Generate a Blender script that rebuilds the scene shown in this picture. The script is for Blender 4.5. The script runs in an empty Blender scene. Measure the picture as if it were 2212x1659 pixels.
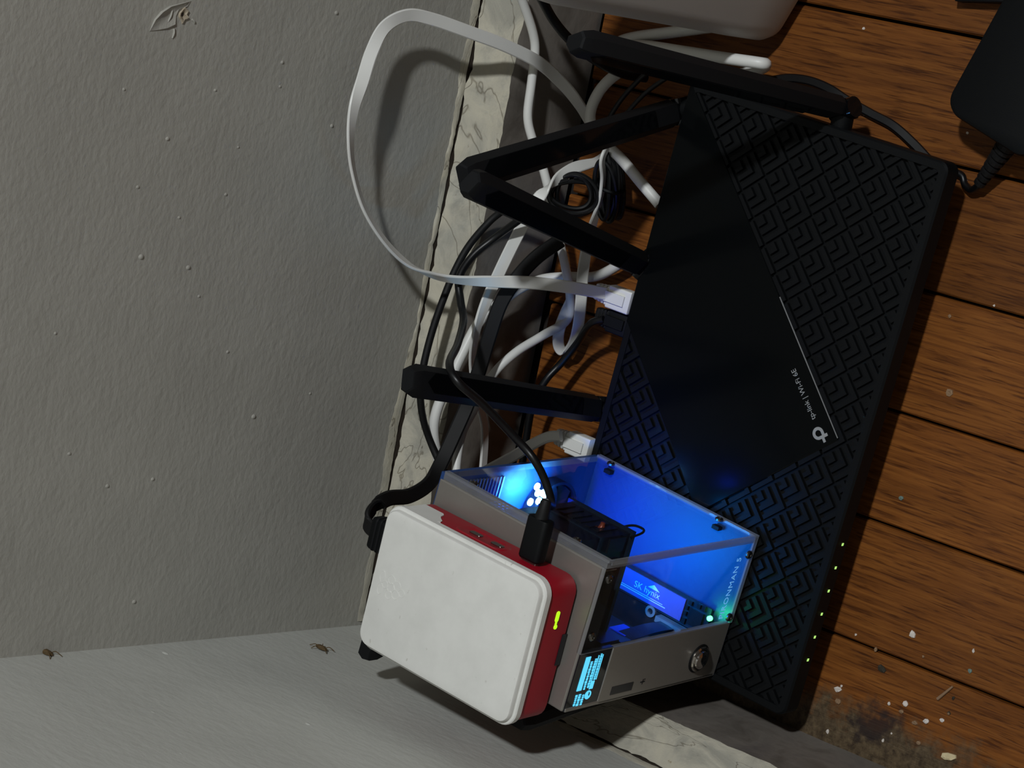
import bpy, bmesh, math, random
import numpy as np
from mathutils import Matrix, Vector
random.seed(7); rng = np.random.default_rng(7)
SC = bpy.context.scene
COL = SC.collection
S = 0.001                                   # all lengths below are millimetres

# ------------------------------------------------------------------ camera
CAM = np.array([347.001187, -731.654895, 933.268844])
CR = np.array([0.192531661, -0.753386741, -0.628760668])   # photo right
CD = np.array([-0.963880960, -0.265355450, 0.022803073])   # photo down
CF = np.array([-0.184024603, 0.601660123, -0.777264461])   # view direction
FPX = 4804.29
cd = bpy.data.cameras.new('camera'); cam = bpy.data.objects.new('camera', cd); COL.objects.link(cam)
cd.sensor_width = 36; cd.lens = FPX / 2212 * 36; cd.clip_start = 0.02; cd.clip_end = 50
mw = Matrix.Identity(4)
for i in range(3):
    mw[i][0] = CR[i]; mw[i][1] = -CD[i]; mw[i][2] = -CF[i]; mw[i][3] = CAM[i] * S
cam.matrix_world = mw
SC.camera = cam
# ------------------------------------------------------------------ world, light, exposure
w = bpy.data.worlds.new('world'); SC.world = w; w.use_nodes = True
w.node_tree.nodes['Background'].inputs[0].default_value = (1.0, 0.9, 0.82, 1)
w.node_tree.nodes['Background'].inputs[1].default_value = 0.045
LD = np.array([0.47, -0.287, 0.835]); LD /= np.linalg.norm(LD)
LP = np.array([90., -140., 100.]) + LD * 2600
ld = bpy.data.lights.new('ceiling_lamp', 'POINT'); ld.energy = 142; ld.color = (.95, .985, 1.0); ld.shadow_soft_size = 0.055
lo = bpy.data.objects.new('ceiling_lamp', ld); COL.objects.link(lo); lo.location = LP * S
SC.view_settings.view_transform = 'Standard'; SC.view_settings.look = 'None'
SC.view_settings.gamma = 1; SC.view_settings.use_curve_mapping = False
SC.view_settings.exposure = 0.0
SC.cycles.use_denoising = True
SC.cycles.max_bounces = 10; SC.cycles.transparent_max_bounces = 16
SC.cycles.caustics_reflective = False; SC.cycles.caustics_refractive = False

# ------------------------------------------------------------------ geometry helpers
def at(x, y, ax, val):
    """3-D point (mm) where the sight line of photo pixel (x, y) meets the plane ax = val."""
    v = CF + CR * (x - 1106) / FPX + CD * (y - 829.5) / FPX
    i = 'xyz'.index(ax)
    return CAM + v * (val - CAM[i]) / v[i]
def rotz(a):
    c, s = math.cos(a), math.sin(a); return np.array([[c, -s, 0], [s, c, 0], [0, 0, 1.]])
class Frame:
    def __init__(self, o=(0, 0, 0), A=None):
        self.o = np.array(o, float); self.A = np.eye(3) if A is None else np.array(A, float)
    def p(self, q): return self.o + np.asarray(q, float) @ self.A.T
    def sub(self, o, A=None): return Frame(self.p(o), self.A @ (np.eye(3) if A is None else np.array(A, float)))
    def inv(self, q): return np.linalg.inv(self.A) @ (np.asarray(q, float) - self.o)
WORLD = Frame()
def unit(v): v = np.asarray(v, float); return v / (np.linalg.norm(v) + 1e-12)
def rrect(x0, x1, y0, y1, r, n=5):
    r = max(min(r, (x1 - x0) / 2 - 1e-3, (y1 - y0) / 2 - 1e-3), 1e-3); out = []
    for cx, cy, a0 in ((x1 - r, y1 - r, 0), (x0 + r, y1 - r, 90), (x0 + r, y0 + r, 180), (x1 - r, y0 + r, 270)):
        for i in range(n + 1):
            a = math.radians(a0 + 90 * i / n); out.append((cx + r * math.cos(a), cy + r * math.sin(a)))
    return out
def crom(P, k=6):
    P = [np.asarray(q, float) for q in P]
    Q = [2 * P[0] - P[1]] + P + [2 * P[-1] - P[-2]]; out = []
    for i in range(1, len(Q) - 2):
        a, b, c, d = Q[i - 1:i + 3]
        for j in range(k):
            t = j / k
            out.append(.5 * (2 * b + (c - a) * t + (2 * a - 5 * b + 4 * c - d) * t * t + (3 * b - a - 3 * c + d) * t ** 3))
    out.append(P[-1]); return np.array(out)
class MB:
    def __init__(self, fr=WORLD): self.v = []; self.f = []; self.m = []; self.fr = fr; self.mi = 0
    def add(self, vs, fs):
        b = len(self.v); self.v.extend([tuple(q) for q in vs])
        for f in fs: self.f.append(tuple(b + i for i in f)); self.m.append(self.mi)
    def box(self, x0, x1, y0, y1, z0, z1, A=None, o=(0, 0, 0)):
        vs = np.array([(x, y, z) for z in (z0, z1) for y in (y0, y1) for x in (x0, x1)], float)
        if A is not None: vs = vs @ np.array(A).T
        vs = vs + np.array(o, float)
        self.add(vs, [(0, 2, 3, 1), (4, 5, 7, 6), (0, 1, 5, 4), (2, 6, 7, 3), (0, 4, 6, 2), (1, 3, 7, 5)])
    def loft(self, rings, cap0=True, cap1=True):
        n = len(rings[0]); vs = [q for r in rings for q in r]; fs = []
        for k in range(len(rings) - 1):
            for i in range(n):
                j = (i + 1) % n; fs.append((k * n + i, k * n + j, (k + 1) * n + j, (k + 1) * n + i))
        if cap0: fs.append(tuple(range(n - 1, -1, -1)))
        if cap1: fs.append(tuple((len(rings) - 1) * n + i for i in range(n)))
        self.add(vs, fs)
    def rbox(self, x0, x1, y0, y1, z0, z1, r=2, b=0.5, bb=None, n=5, A=None, o=(0, 0, 0)):
        bb = b if bb is None else bb; L = []
        def ring(z, ins): return [(x, y, z) for x, y in rrect(x0 + ins, x1 - ins, y0 + ins, y1 - ins, max(r - ins, .05), n)]
        for t in ((0, .3, 1) if bb > 0 else (1,)):
            L.append(ring(z0 + bb * (1 - math.cos(t * math.pi / 2)) if bb else z0, bb * (1 - math.sin(t * math.pi / 2)) if bb else 0))
        for t in ((1, .5, 0) if b > 0 else (1,)):
            L.append(ring(z1 - b * (1 - math.cos(t * math.pi / 2)) if b else z1, b * (1 - math.sin(t * math.pi / 2)) if b else 0))
        if A is not None or any(o):
            A = np.eye(3) if A is None else np.array(A)
            L = [[tuple(np.array(q) @ A.T + np.array(o)) for q in rr] for rr in L]
        self.loft(L)
    def cyl(self, a, b, r, r2=None, n=16, caps=True):
        a = np.array(a, float); b = np.array(b, float); d = unit(b - a)
        u = unit(np.cross(d, (0, 0, 1) if abs(d[2]) < .9 else (1, 0, 0))); v = np.cross(d, u); r2 = r if r2 is None else r2
        R = lambda c, q: [tuple(c + q * (math.cos(2 * math.pi * i / n) * u + math.sin(2 * math.pi * i / n) * v)) for i in range(n)]
        self.loft([R(a, r), R(b, r2)], caps, caps)
    def lathe(self, o, d, prof, n=20):
        o = np.array(o, float); d = unit(d); u = unit(np.cross(d, (0, 0, 1) if abs(d[2]) < .9 else (1, 0, 0))); v = np.cross(d, u)
        self.loft([[tuple(o + d * h + r * (math.cos(2 * math.pi * i / n) * u + math.sin(2 * math.pi * i / n) * v)) for i in range(n)] for h, r in prof])
    def tube(self, P, r, n=10, k=6, smooth=True, caps=True):
        C = crom(P, k) if smooth else np.array(P, float); m = len(C)
        T = np.array([unit(C[min(i + 1, m - 1)] - C[max(i - 1, 0)]) for i in range(m)])
        u = unit(np.cross(T[0], (0.31, 0.2, .93))); L = []
        for i in range(m):
            u = unit(u - T[i] * (u @ T[i])); v = np.cross(T[i], u); rr = r if np.isscalar(r) else r[i]
            L.append([tuple(C[i] + rr * (math.cos(2 * math.pi * q / n) * u + math.sin(2 * math.pi * q / n) * v)) for q in range(n)])
        self.loft(L, caps, caps)
    def ribbon(self, P, W, width, thick, k=8):
        C = crom(P, k); Wd = crom(W, k); m = len(C); L = []; h = width / 2; t = thick / 2; b = t * .6
        for i in range(m):
            T = unit(C[min(i + 1, m - 1)] - C[max(i - 1, 0)])
            wd = Wd[i] - T * (Wd[i] @ T); wd = unit(wd); nn = np.cross(T, wd)
            L.append([tuple(C[i] + a * wd + c * nn) for a, c in ((h - b, -t), (h, -t + b), (h, t - b), (h - b, t), (-h + b, t), (-h, t - b), (-h, -t + b), (-h + b, -t))])
        self.loft(L)
    def build(self, name, mat, parent=None, smooth=False, recenter=False, kind=None):
        vs = self.fr.p(np.array(self.v, float)) * S
        o = np.zeros(3)
        if recenter: o = np.array([(vs[:, 0].min() + vs[:, 0].max()) / 2, (vs[:, 1].min() + vs[:, 1].max()) / 2, vs[:, 2].min()]); vs = vs - o
        me = bpy.data.meshes.new(name); me.from_pydata([tuple(q) for q in vs], [], self.f)
        mats = mat if isinstance(mat, (list, tuple)) else [mat]
        for q in mats: me.materials.append(q)
        me.polygons.foreach_set('material_index', self.m)
        bm = bmesh.new(); bm.from_mesh(me); bmesh.ops.recalc_face_normals(bm, faces=bm.faces); bm.to_mesh(me); bm.free()
        if smooth:
            me.polygons.foreach_set('use_smooth', [True] * len(me.polygons))
            try: me.set_sharp_from_angle(angle=math.radians(38 if smooth is True else smooth))
            except Exception: pass
        me.update()
        ob = bpy.data.objects.new(name, me); COL.objects.link(ob); ob.location = o
        if parent is not None:
            ob.parent = parent; ob.matrix_parent_inverse = wmat(parent).inverted()
        if kind: ob['kind'] = kind
        return ob
def wmat(o):
    m = o.matrix_basis.copy() if o.parent is None else wmat(o.parent) @ o.matrix_parent_inverse @ o.matrix_basis
    return m
def tag(o, label, cat, group=None):
    o['label'] = label; o['category'] = cat
    if group: o['group'] = group
    return o
def thing(name, label, cat, loc, group=None):
    o = bpy.data.objects.new(name, None); COL.objects.link(o); o.location = np.array(loc, float) * S
    o.empty_display_size = .02
    return tag(o, label, cat, group)
def text_mesh(name, body, size, fr, mat, parent, depth=.05, spacing=1.0, align='LEFT'):
    """flat lettering: frame x = reading direction, y = letter up, z = out of the surface"""
    cu = bpy.data.curves.new(name, 'FONT'); cu.body = body; cu.size = size; cu.extrude = depth; cu.space_character = spacing; cu.align_x = align
    tmp = bpy.data.objects.new('tmp', cu); COL.objects.link(tmp)
    me = bpy.data.meshes.new_from_object(tmp.evaluated_get(bpy.context.evaluated_depsgraph_get()))
    bpy.data.objects.remove(tmp); me.materials.clear(); me.materials.append(mat)
    for v in me.vertices: v.co = Vector(fr.p((v.co.x, v.co.y, v.co.z)) * S)
    ob = bpy.data.objects.new(name, me); COL.objects.link(ob)
    if parent is not None: ob.parent = parent; ob.matrix_parent_inverse = wmat(parent).inverted()
    return ob

# ------------------------------------------------------------------ materials
def srgb(r, g, b): return tuple(((c / 255) / 12.92 if c / 255 <= .04045 else ((c / 255 + .055) / 1.055) ** 2.4) for c in (r, g, b)) + (1,)
def newmat(name):
    m = bpy.data.materials.new(name); m.use_nodes = True; nt = m.node_tree
    return m, nt, nt.nodes['Principled BSDF'], nt.nodes['Material Output']
def N(nt, t, **kw):
    n = nt.nodes.new(t)
    for k, v in kw.items():
        if k.startswith('i_'): n.inputs[int(k[2:]) if k[2:].isdigit() else k[2:].replace('_', ' ')].default_value = v
        else: setattr(n, k, v)
    return n
def simple(name, col, rough=.5, metal=0., spec=.5, noise=0., nscale=300, bump=0., bscale=2000, emit=None, estr=0., coat=0.):
    m, nt, b, out = newmat(name)
    b.inputs['Base Color'].default_value = tuple(col[:3]) + (1,); b.inputs['Roughness'].default_value = rough
    b.inputs['Metallic'].default_value = metal; b.inputs['Specular IOR Level'].default_value = spec
    b.inputs['Coat Weight'].default_value = coat
    tc = N(nt, 'ShaderNodeTexCoord')
    if noise:
        n = N(nt, 'ShaderNodeTexNoise'); n.inputs['Scale'].default_value = nscale; n.inputs['Detail'].default_value = 4
        nt.links.new(tc.outputs['Object'], n.inputs['Vector'])
        mx = N(nt, 'ShaderNodeMix', data_type='RGBA'); mx.inputs['A'].default_value = tuple(c * (1 - noise) for c in col[:3]) + (1,)
        mx.inputs['B'].default_value = tuple(min(c * (1 + noise), 1) for c in col[:3]) + (1,)
        nt.links.new(n.outputs['Fac'], mx.inputs['Factor']); nt.links.new(mx.outputs['Result'], b.inputs['Base Color'])
    if bump:
        n = N(nt, 'ShaderNodeTexNoise'); n.inputs['Scale'].default_value = bscale; n.inputs['Detail'].default_value = 3
        nt.links.new(tc.outputs['Object'], n.inputs['Vector'])
        bp = N(nt, 'ShaderNodeBump'); bp.inputs['Strength'].default_value = bump; bp.inputs['Distance'].default_value = .0003
        nt.links.new(n.outputs['Fac'], bp.inputs['Height']); nt.links.new(bp.outputs['Normal'], b.inputs['Normal'])
    if emit:
        b.inputs['Emission Color'].default_value = tuple(emit[:3]) + (1,); b.inputs['Emission Strength'].default_value = estr
    return m
def ramp(nt, fac, stops):
    r = N(nt, 'ShaderNodeValToRGB'); e = r.color_ramp.elements
    while len(e) < len(stops): e.new(.5)
    for q, (p, c) in zip(e, stops): q.position = p; q.color = c if len(c) == 4 else tuple(c) + (1,)
    nt.links.new(fac, r.inputs['Fac']); return r
def mapping(nt, scale, coord='Object'):
    tc = N(nt, 'ShaderNodeTexCoord'); mp = N(nt, 'ShaderNodeMapping'); mp.inputs['Scale'].default_value = scale
    nt.links.new(tc.outputs[coord], mp.inputs['Vector']); return mp.outputs['Vector']
def noise(nt, vec, scale, detail=4, rough=.5, dist=0.):
    n = N(nt, 'ShaderNodeTexNoise'); n.inputs['Scale'].default_value = scale; n.inputs['Detail'].default_value = detail
    n.inputs['Roughness'].default_value = rough; n.inputs['Distortion'].default_value = dist
    nt.links.new(vec, n.inputs['Vector']); return n.outputs['Fac']
def math_(nt, op, a, b=None):
    n = N(nt, 'ShaderNodeMath', operation=op)
    for i, q in enumerate((a, b)):
        if q is None: continue
        if isinstance(q, (int, float)): n.inputs[i].default_value = q
        else: nt.links.new(q, n.inputs[i])
    return n.outputs[0]
def bump(nt, b, h, strength, dist):
    n = N(nt, 'ShaderNodeBump'); n.inputs['Strength'].default_value = strength; n.inputs['Distance'].default_value = dist
    nt.links.new(h, n.inputs['Height']); nt.links.new(n.outputs['Normal'], b.inputs['Normal'])

def wall_mat(name, col, sx, sy, sz, strength):
    m, nt, b, out = newmat(name)
    v = mapping(nt, (sx, sy, sz))
    h1 = noise(nt, v, 1.0, 3, .5); h2 = noise(nt, v, .22, 2, .5); h3 = noise(nt, mapping(nt, (1, 1, 1)), 14, 4, .55)
    c = ramp(nt, h3, [(.3, tuple(q * .93 for q in col[:3])), (.7, tuple(q * 1.05 for q in col[:3]))])
    nt.links.new(c.outputs['Color'], b.inputs['Base Color']); b.inputs['Roughness'].default_value = .55; b.inputs['Specular IOR Level'].default_value = .3
    h = math_(nt, 'ADD', h1, math_(nt, 'MULTIPLY', h2, 1.1))
    bump(nt, b, h, strength, .0011)
    return m
M = {}
M['wall'] = wall_mat('wall_paint', srgb(170, 168, 160), 260, 260, 380, .3)
M['wall_l'] = wall_mat('wall_paint_left', srgb(190, 191, 185), 300, 150, 300, .26)
def ledge_mat():
    m, nt, b, out = newmat('old_cream_paint')
    v = mapping(nt, (1, 1, 1)); n1 = noise(nt, mapping(nt, (.7, .7, 1.5)), 46, 6, .62, .8); n2 = noise(nt, mapping(nt, (1, 1, 1.5)), 210, 5, .7); n3 = noise(nt, mapping(nt, (.4, .4, 1.7)), 30, 4, .55, .6)
    c = ramp(nt, n1, [(.36, srgb(158, 155, 143)), (.50, srgb(184, 179, 163)), (.62, srgb(193, 187, 168)), (.75, srgb(160, 157, 147))])
    ck = ramp(nt, math_(nt, 'ABSOLUTE', math_(nt, 'SUBTRACT', n3, .5)), [(.0, (.2, .16, .1)), (.006, (1, 1, 1))])
    sp = ramp(nt, n2, [(.26, (.5, .43, .33)), (.33, (1, 1, 1))])
    m1 = N(nt, 'ShaderNodeMix', data_type='RGBA', blend_type='MULTIPLY'); m1.inputs['Factor'].default_value = .6
    nt.links.new(c.outputs['Color'], m1.inputs['A']); nt.links.new(ck.outputs['Color'], m1.inputs['B'])
    m2 = N(nt, 'ShaderNodeMix', data_type='RGBA', blend_type='MULTIPLY'); m2.inputs['Factor'].default_value = .7
    nt.links.new(m1.outputs['Result'], m2.inputs['A']); nt.links.new(sp.outputs['Color'], m2.inputs['B'])
    nt.links.new(m2.outputs['Result'], b.inputs['Base Color']); b.inputs['Roughness'].default_value = .7
    h = math_(nt, 'ADD', n1, math_(nt, 'MULTIPLY', ck.outputs['Color'], .3)); bump(nt, b, math_(nt, 'ADD', h, math_(nt, 'MULTIPLY', n2, .3)), .55, .0016)
    return m
M['ledge'] = ledge_mat()
def bface_mat():
    m, nt, b, out = newmat('grey_baseboard_paint')
    n1 = noise(nt, mapping(nt, (1, 1, 1)), 40, 5, .6, .5); n2 = noise(nt, mapping(nt, (60, 60, 300)), 1, 3)
    c = ramp(nt, n1, [(.3, srgb(98, 92, 85)), (.5, srgb(122, 116, 109)), (.72, srgb(106, 101, 97))])
    nt.links.new(c.outputs['Color'], b.inputs['Base Color']); b.inputs['Roughness'].default_value = .6
    bump(nt, b, math_(nt, 'ADD', n1, math_(nt, 'MULTIPLY', n2, .25)), .4, .001); return m
M['bface'] = bface_mat()
M['plast'] = simple('torn_plaster', srgb(168, 156, 136), .8, noise=.2, nscale=500)
M['dirt'] = simple('crack_dirt', srgb(52, 42, 32), .9, noise=.4, nscale=200)
def wood_mat():
    m, nt, b, out = newmat('oak_floorboard')
    oi = N(nt, 'ShaderNodeObjectInfo'); tc = N(nt, 'ShaderNodeTexCoord')
    cb = N(nt, 'ShaderNodeCombineXYZ'); nt.links.new(math_(nt, 'MULTIPLY', oi.outputs['Random'], 3.), cb.inputs['Y'])
    va = N(nt, 'ShaderNodeVectorMath', operation='ADD'); nt.links.new(tc.outputs['Object'], va.inputs[0]); nt.links.new(cb.outputs[0], va.inputs[1])
    def mp(s):
        q = N(nt, 'ShaderNodeMapping'); q.inputs['Scale'].default_value = s; nt.links.new(va.outputs[0], q.inputs['Vector']); return q.outputs['Vector']
    g1 = noise(nt, mp((420, 16, 420)), 1, 6, .65, .8); g2 = noise(nt, mp((900, 55, 900)), 1, 4, .7); g3 = noise(nt, mp((60, 7, 60)), 1, 3)
    pores = ramp(nt, noise(nt, mp((700, 42, 700)), 1, 3, .6, .3), [(.34, (.34, .28, .24)), (.48, (1, 1, 1))])
    c = ramp(nt, g1, [(.25, srgb(80, 42, 14)), (.5, srgb(118, 69, 26)), (.78, srgb(142, 88, 36))])
    v = math_(nt, 'ADD', math_(nt, 'MULTIPLY', g3, .55), math_(nt, 'ADD', math_(nt, 'MULTIPLY', oi.outputs['Random'], .4), .47))
    hs = N(nt, 'ShaderNodeHueSaturation'); nt.links.new(c.outputs['Color'], hs.inputs['Color']); nt.links.new(v, hs.inputs['Value'])
    m1 = N(nt, 'ShaderNodeMix', data_type='RGBA', blend_type='MULTIPLY'); m1.inputs['Factor'].default_value = .85
    nt.links.new(hs.outputs['Color'], m1.inputs['A']); nt.links.new(pores.outputs['Color'], m1.inputs['B'])
    # ground-in grime along the left wall, and one tar stain
    sx = N(nt, 'ShaderNodeSeparateXYZ'); nt.links.new(tc.outputs['Object'], sx.inputs[0])
    gn = noise(nt, mapping(nt, (1, 1, 1)), 70, 5, .65)
    gx = math_(nt, 'ADD', math_(nt, 'MULTIPLY', sx.outputs['X'], 26), math_(nt, 'MULTIPLY', math_(nt, 'SUBTRACT', gn, .5), 1.3))
    gr = ramp(nt, gx, [(.58, (1, 1, 1)), (.95, (0, 0, 0))])
    m2 = N(nt, 'ShaderNodeMix', data_type='RGBA'); nt.links.new(gr.outputs['Color'], m2.inputs['Factor'])
    nt.links.new(m1.outputs['Result'], m2.inputs['A']); gc = ramp(nt, noise(nt, mapping(nt, (1, 1, 1)), 220, 5, .7), [(.35, srgb(58, 46, 34)), (.65, srgb(104, 88, 66))])
    nt.links.new(gc.outputs['Color'], m2.inputs['B'])
    st = at(1890, 1565, 'z', 0) * S
    vd = N(nt, 'ShaderNodeVectorMath', operation='DISTANCE'); nt.links.new(tc.outputs['Object'], vd.inputs[0]); vd.inputs[1].default_value = (st[0], st[1], 0)
    sd = math_(nt, 'ADD', math_(nt, 'MULTIPLY', vd.outputs['Value'], 60), math_(nt, 'MULTIPLY', math_(nt, 'SUBTRACT', noise(nt, mapping(nt, (1, 1, 1)), 110, 6), .5), 2.6))
    sr = ramp(nt, sd, [(.3, (.85, .85, .85)), (.8, (0, 0, 0))])
    m3 = N(nt, 'ShaderNodeMix', data_type='RGBA'); nt.links.new(sr.outputs['Color'], m3.inputs['Factor']); nt.links.new(m2.outputs['Result'], m3.inputs['A']); m3.inputs['B'].default_value = srgb(44, 36, 36)
    nt.links.new(m3.outputs['Result'], b.inputs['Base Color'])
    b.inputs['Roughness'].default_value = .5; b.inputs['Specular IOR Level'].default_value = .25
    bump(nt, b, math_(nt, 'ADD', g2, pores.outputs['Color']), .35, .0004)
    return m
M['wood'] = wood_mat()
M['under'] = simple('dark_subfloor', srgb(26, 18, 12), .9)
M['blk'] = simple('black_plastic', srgb(20, 21, 23), .58, spec=.16, bump=.12, bscale=2600)
M['blkm'] = simple('matte_black_plastic', srgb(8, 10, 12), .58, spec=.17, bump=.15, bscale=2600)
M['blkg'] = simple('gloss_black_plastic', srgb(8, 9, 11), .07, spec=.3)
M['pan'] = simple('smoky_gloss_panel', srgb(8, 10, 11), .16, spec=.13)
M['cblk'] = simple('black_cable_sheath', srgb(10, 11, 13), .38, spec=.4)
M['cblkm'] = simple('matte_black_sheath', srgb(13, 13, 14), .6, spec=.3)
M['cwht'] = simple('white_cable_sheath', srgb(222, 222, 218), .42, noise=.03, nscale=120)
M['plugw'] = simple('white_plug_plastic', srgb(226, 227, 224), .35)
M['lidw'] = None
M['dev'] = simple('white_device_plastic', srgb(186, 181, 176), .45)
M['red'] = simple('raspberry_red_plastic', srgb(150, 12, 32), .42, bump=.06, bscale=3000)
M['alu'] = simple('anodised_aluminium', srgb(150, 146, 140), .42, metal=.6, noise=.04, nscale=500, bump=.05, bscale=4000)
M['alui'] = simple('glow_tinted_panel', srgb(28, 62, 118), .5, noise=.06, nscale=90)  # blue of the led glow mixed into the panel colour
M['alup'] = simple('bare_metal_part', srgb(150, 152, 158), .4, metal=.5)
M['chrome'] = simple('chrome', srgb(205, 200, 194), .1, metal=1)
M['steel'] = simple('steel_screw', srgb(120, 118, 114), .28, metal=1)
M['edge_hl'] = simple('grey_edge_highlight', srgb(60, 62, 64), .45)
M['prnt'] = simple('silver_print', srgb(150, 152, 152), .5)
M['pcb'] = simple('dark_circuit_board', srgb(24, 34, 48), .4, noise=.3, nscale=400)
M['chip'] = simple('black_chip', srgb(26, 27, 32), .35)
M['slab'] = simple('ssd_label', srgb(92, 88, 170), .45)
M['sprint'] = simple('ssd_label_print', srgb(225, 228, 245), .5)
M['cop'] = simple('copper_brown_sleeve', srgb(150, 70, 48), .3, metal=.3)
M['fpc'] = simple('dark_flex', srgb(22, 24, 40), .4)
M['blu'] = simple('blue_component', srgb(70, 80, 210), .4)
M['hsink'] = simple('heatsink_fins', srgb(150, 155, 165), .35, metal=.8)
M['ledg'] = simple('green_led', (.1, .7, .2), .4, emit=(.10, 1, .22), estr=5)
M['ledy'] = simple('yellow_green_led', (.4, .7, .02), .4, emit=(.36, .74, .005), estr=1.15)
M['ledr'] = simple('router_led', (.4, .7, .2), .4, emit=(.42, .75, .17), estr=1.0)
M['oled'] = simple('oled_pixels', (.1, .5, .7), .4, emit=(.09, .56, .85), estr=1.05)
M['oledg'] = simple('oled_glass', srgb(20, 24, 30), .08)
M['ledw'] = simple('white_led', (1, 1, 1), .4, emit=(.62, .86, 1), estr=7)
M['eng'] = simple('glowing_lettering', (.2, .5, .85), .5, emit=(.14, .42, .85), estr=.6)  # letters emit blue in place of the led light they catch
M['chipw'] = simple('white_paint_chip', srgb(214, 205, 196), .7, noise=.1, nscale=400)
M['chipt'] = simple('tan_crumb', srgb(140, 112, 84), .8, noise=.25, nscale=400)
M['chipy'] = simple('yellowed_paint_flake', srgb(206, 190, 150), .7, noise=.2, nscale=300)
M['chipg'] = simple('grey_green_speck', srgb(110, 130, 122), .8)
M['leaf'] = simple('dark_bit', srgb(46, 40, 28), .8, noise=.3, nscale=500)
M['bug'] = simple('brown_husk', srgb(84, 66, 38), .7, noise=.4, nscale=700)
def lid_mat():
    m, nt, b, out = newmat('white_lid_plastic')
    n1 = noise(nt, mapping(nt, (1, 1, 1)), 60, 5, .6); n2 = noise(nt, mapping(nt, (1, 1.8, 1)), 190, 3, .5)
    c = ramp(nt, n1, [(.3, srgb(222, 222, 217)), (.6, srgb(230, 230, 225))]); sp = ramp(nt, n2, [(.24, (.62, .6, .56)), (.30, (1, 1, 1))])
    mx = N(nt, 'ShaderNodeMix', data_type='RGBA', blend_type='MULTIPLY'); mx.inputs['Factor'].default_value = .6
    nt.links.new(c.outputs['Color'], mx.inputs['A']); nt.links.new(sp.outputs['Color'], mx.inputs['B']); nt.links.new(mx.outputs['Result'], b.inputs['Base Color'])
    b.inputs['Roughness'].default_value = .5; b.inputs['Specular IOR Level'].default_value = .35; return m
M['lidw'] = lid_mat()
def acrylic(name, edge=False):
    m, nt, b, out = newmat(name)
    nt.nodes.remove(b)
    tr = N(nt, 'ShaderNodeBsdfTransparent'); gl = N(nt, 'ShaderNodeBsdfGlossy'); fr = N(nt, 'ShaderNodeFresnel'); mx = N(nt, 'ShaderNodeMixShader')
    gl.inputs['Roughness'].default_value = .04; fr.inputs['IOR'].default_value = 1.49
    tr.inputs['Color'].default_value = (.94, .96, .97, 1)
    ge = N(nt, 'ShaderNodeNewGeometry'); fac = math_(nt, 'MULTIPLY', fr.outputs[0], math_(nt, 'SUBTRACT', 1., ge.outputs['Backfacing']))
    nt.links.new(fac, mx.inputs[0]); nt.links.new(tr.outputs[0], mx.inputs[1]); nt.links.new(gl.outputs[0], mx.inputs[2])
    last = mx
    if edge:
        df = N(nt, 'ShaderNodeBsdfDiffuse'); df.inputs['Color'].default_value = srgb(190, 192, 196)
        tl = N(nt, 'ShaderNodeBsdfTranslucent'); tl.inputs['Color'].default_value = srgb(150, 158, 170)
        m2 = N(nt, 'ShaderNodeMixShader'); m2.inputs[0].default_value = .5
        nt.links.new(df.outputs[0], m2.inputs[1]); nt.links.new(tl.outputs[0], m2.inputs[2])
        m3 = N(nt, 'ShaderNodeMixShader'); m3.inputs[0].default_value = .45
        nt.links.new(mx.outputs[0], m3.inputs[1]); nt.links.new(m2.outputs[0], m3.inputs[2]); last = m3
    nt.links.new(last.outputs[0], out.inputs['Surface']); return m
M['rim'] = acrylic('polished_acrylic_rim', True); M['acr'] = acrylic('clear_acrylic'); M['acre'] = acrylic('frosted_acrylic_edge', True)

# ------------------------------------------------------------------ the room: walls
wb = MB(); wb.box(-60, 1400, 0, 40, 60, 1700)
wall_back = wb.build('wall_back', M['wall']); wall_back['kind'] = 'structure'
def xl(z): return -6.2 + (z - 82) * (4.8 + 6.2) / (312.7 - 82)          # the left wall leans a little
wl = MB(); vs = [(xl(60), 0, 60), (xl(60), -1500, 60), (xl(1700), -1500, 1700), (xl(1700), 0, 1700)]
wl.add([*vs, *[(-60, q[1], q[2]) for q in vs]], [(0, 1, 2, 3), (7, 6, 5, 4), (0, 4, 5, 1), (1, 5, 6, 2), (2, 6, 7, 3), (3, 7, 4, 0)])
wall_left = wl.build('wall_left', M['wall_l']); wall_left['kind'] = 'structure'
# raised drips and nubs in the paint
for px, py, r in ((305, 555, 1.6), (298, 404, 1.0), (268, 193, .9), (362, 300, 1.2), (610, 135, 1.1), (717, 272, 1.2), (488, 420, 1.0), (387, 470, .9), (407, 578, 1.4), (727, 28, 1.3), (465, 195, .9),
                  (330, 1035, 1.1), (548, 900, 1.5), (232, 1050, 1.2), (492, 760, 1.0), (290, 1300, 1.3), (670, 850, .9), (120, 720, .9), (150, 980, 1.0), (515, 318, .8), (605, 187, .9), (430, 640, .9)):
    q = at(px, py, 'y', 0); b = MB(); n = 9; r *= .72
    b.loft([[tuple(q + np.array([math.cos(2 * math.pi * i / n) * r * k, -h * r, math.sin(2 * math.pi * i / n) * r * k * 1.25])) for i in range(n)] for k, h in ((1.25, -.05), (1, .18), (.7, .42), (.25, .55))])
    b.build('paint_drip', M['wall'], wall_back, smooth=True)
for px, py, r in ((357, 1412, 1.4), (180, 1518, 1.0), (217, 1502, 1.1), (665, 1565, 1.1), (330, 1540, 1.2), (390, 1630, 1.2)):
    for it in range(3):
        z = 200; q = at(px, py, 'x', -2)
        q = at(px, py, 'x', xl(q[2]))
    b = MB(); n = 9
    b.loft([[tuple(q + np.array([h * r, math.cos(2 * math.pi * i / n) * r * k * 1.5, math.sin(2 * math.pi * i / n) * r * k])) for i in range(n)] for k, h in ((1.25, -.05), (1, .18), (.7, .4), (.25, .5))])
    b.build('paint_nub', M['wall_l'], wall_left, smooth=True)
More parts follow.
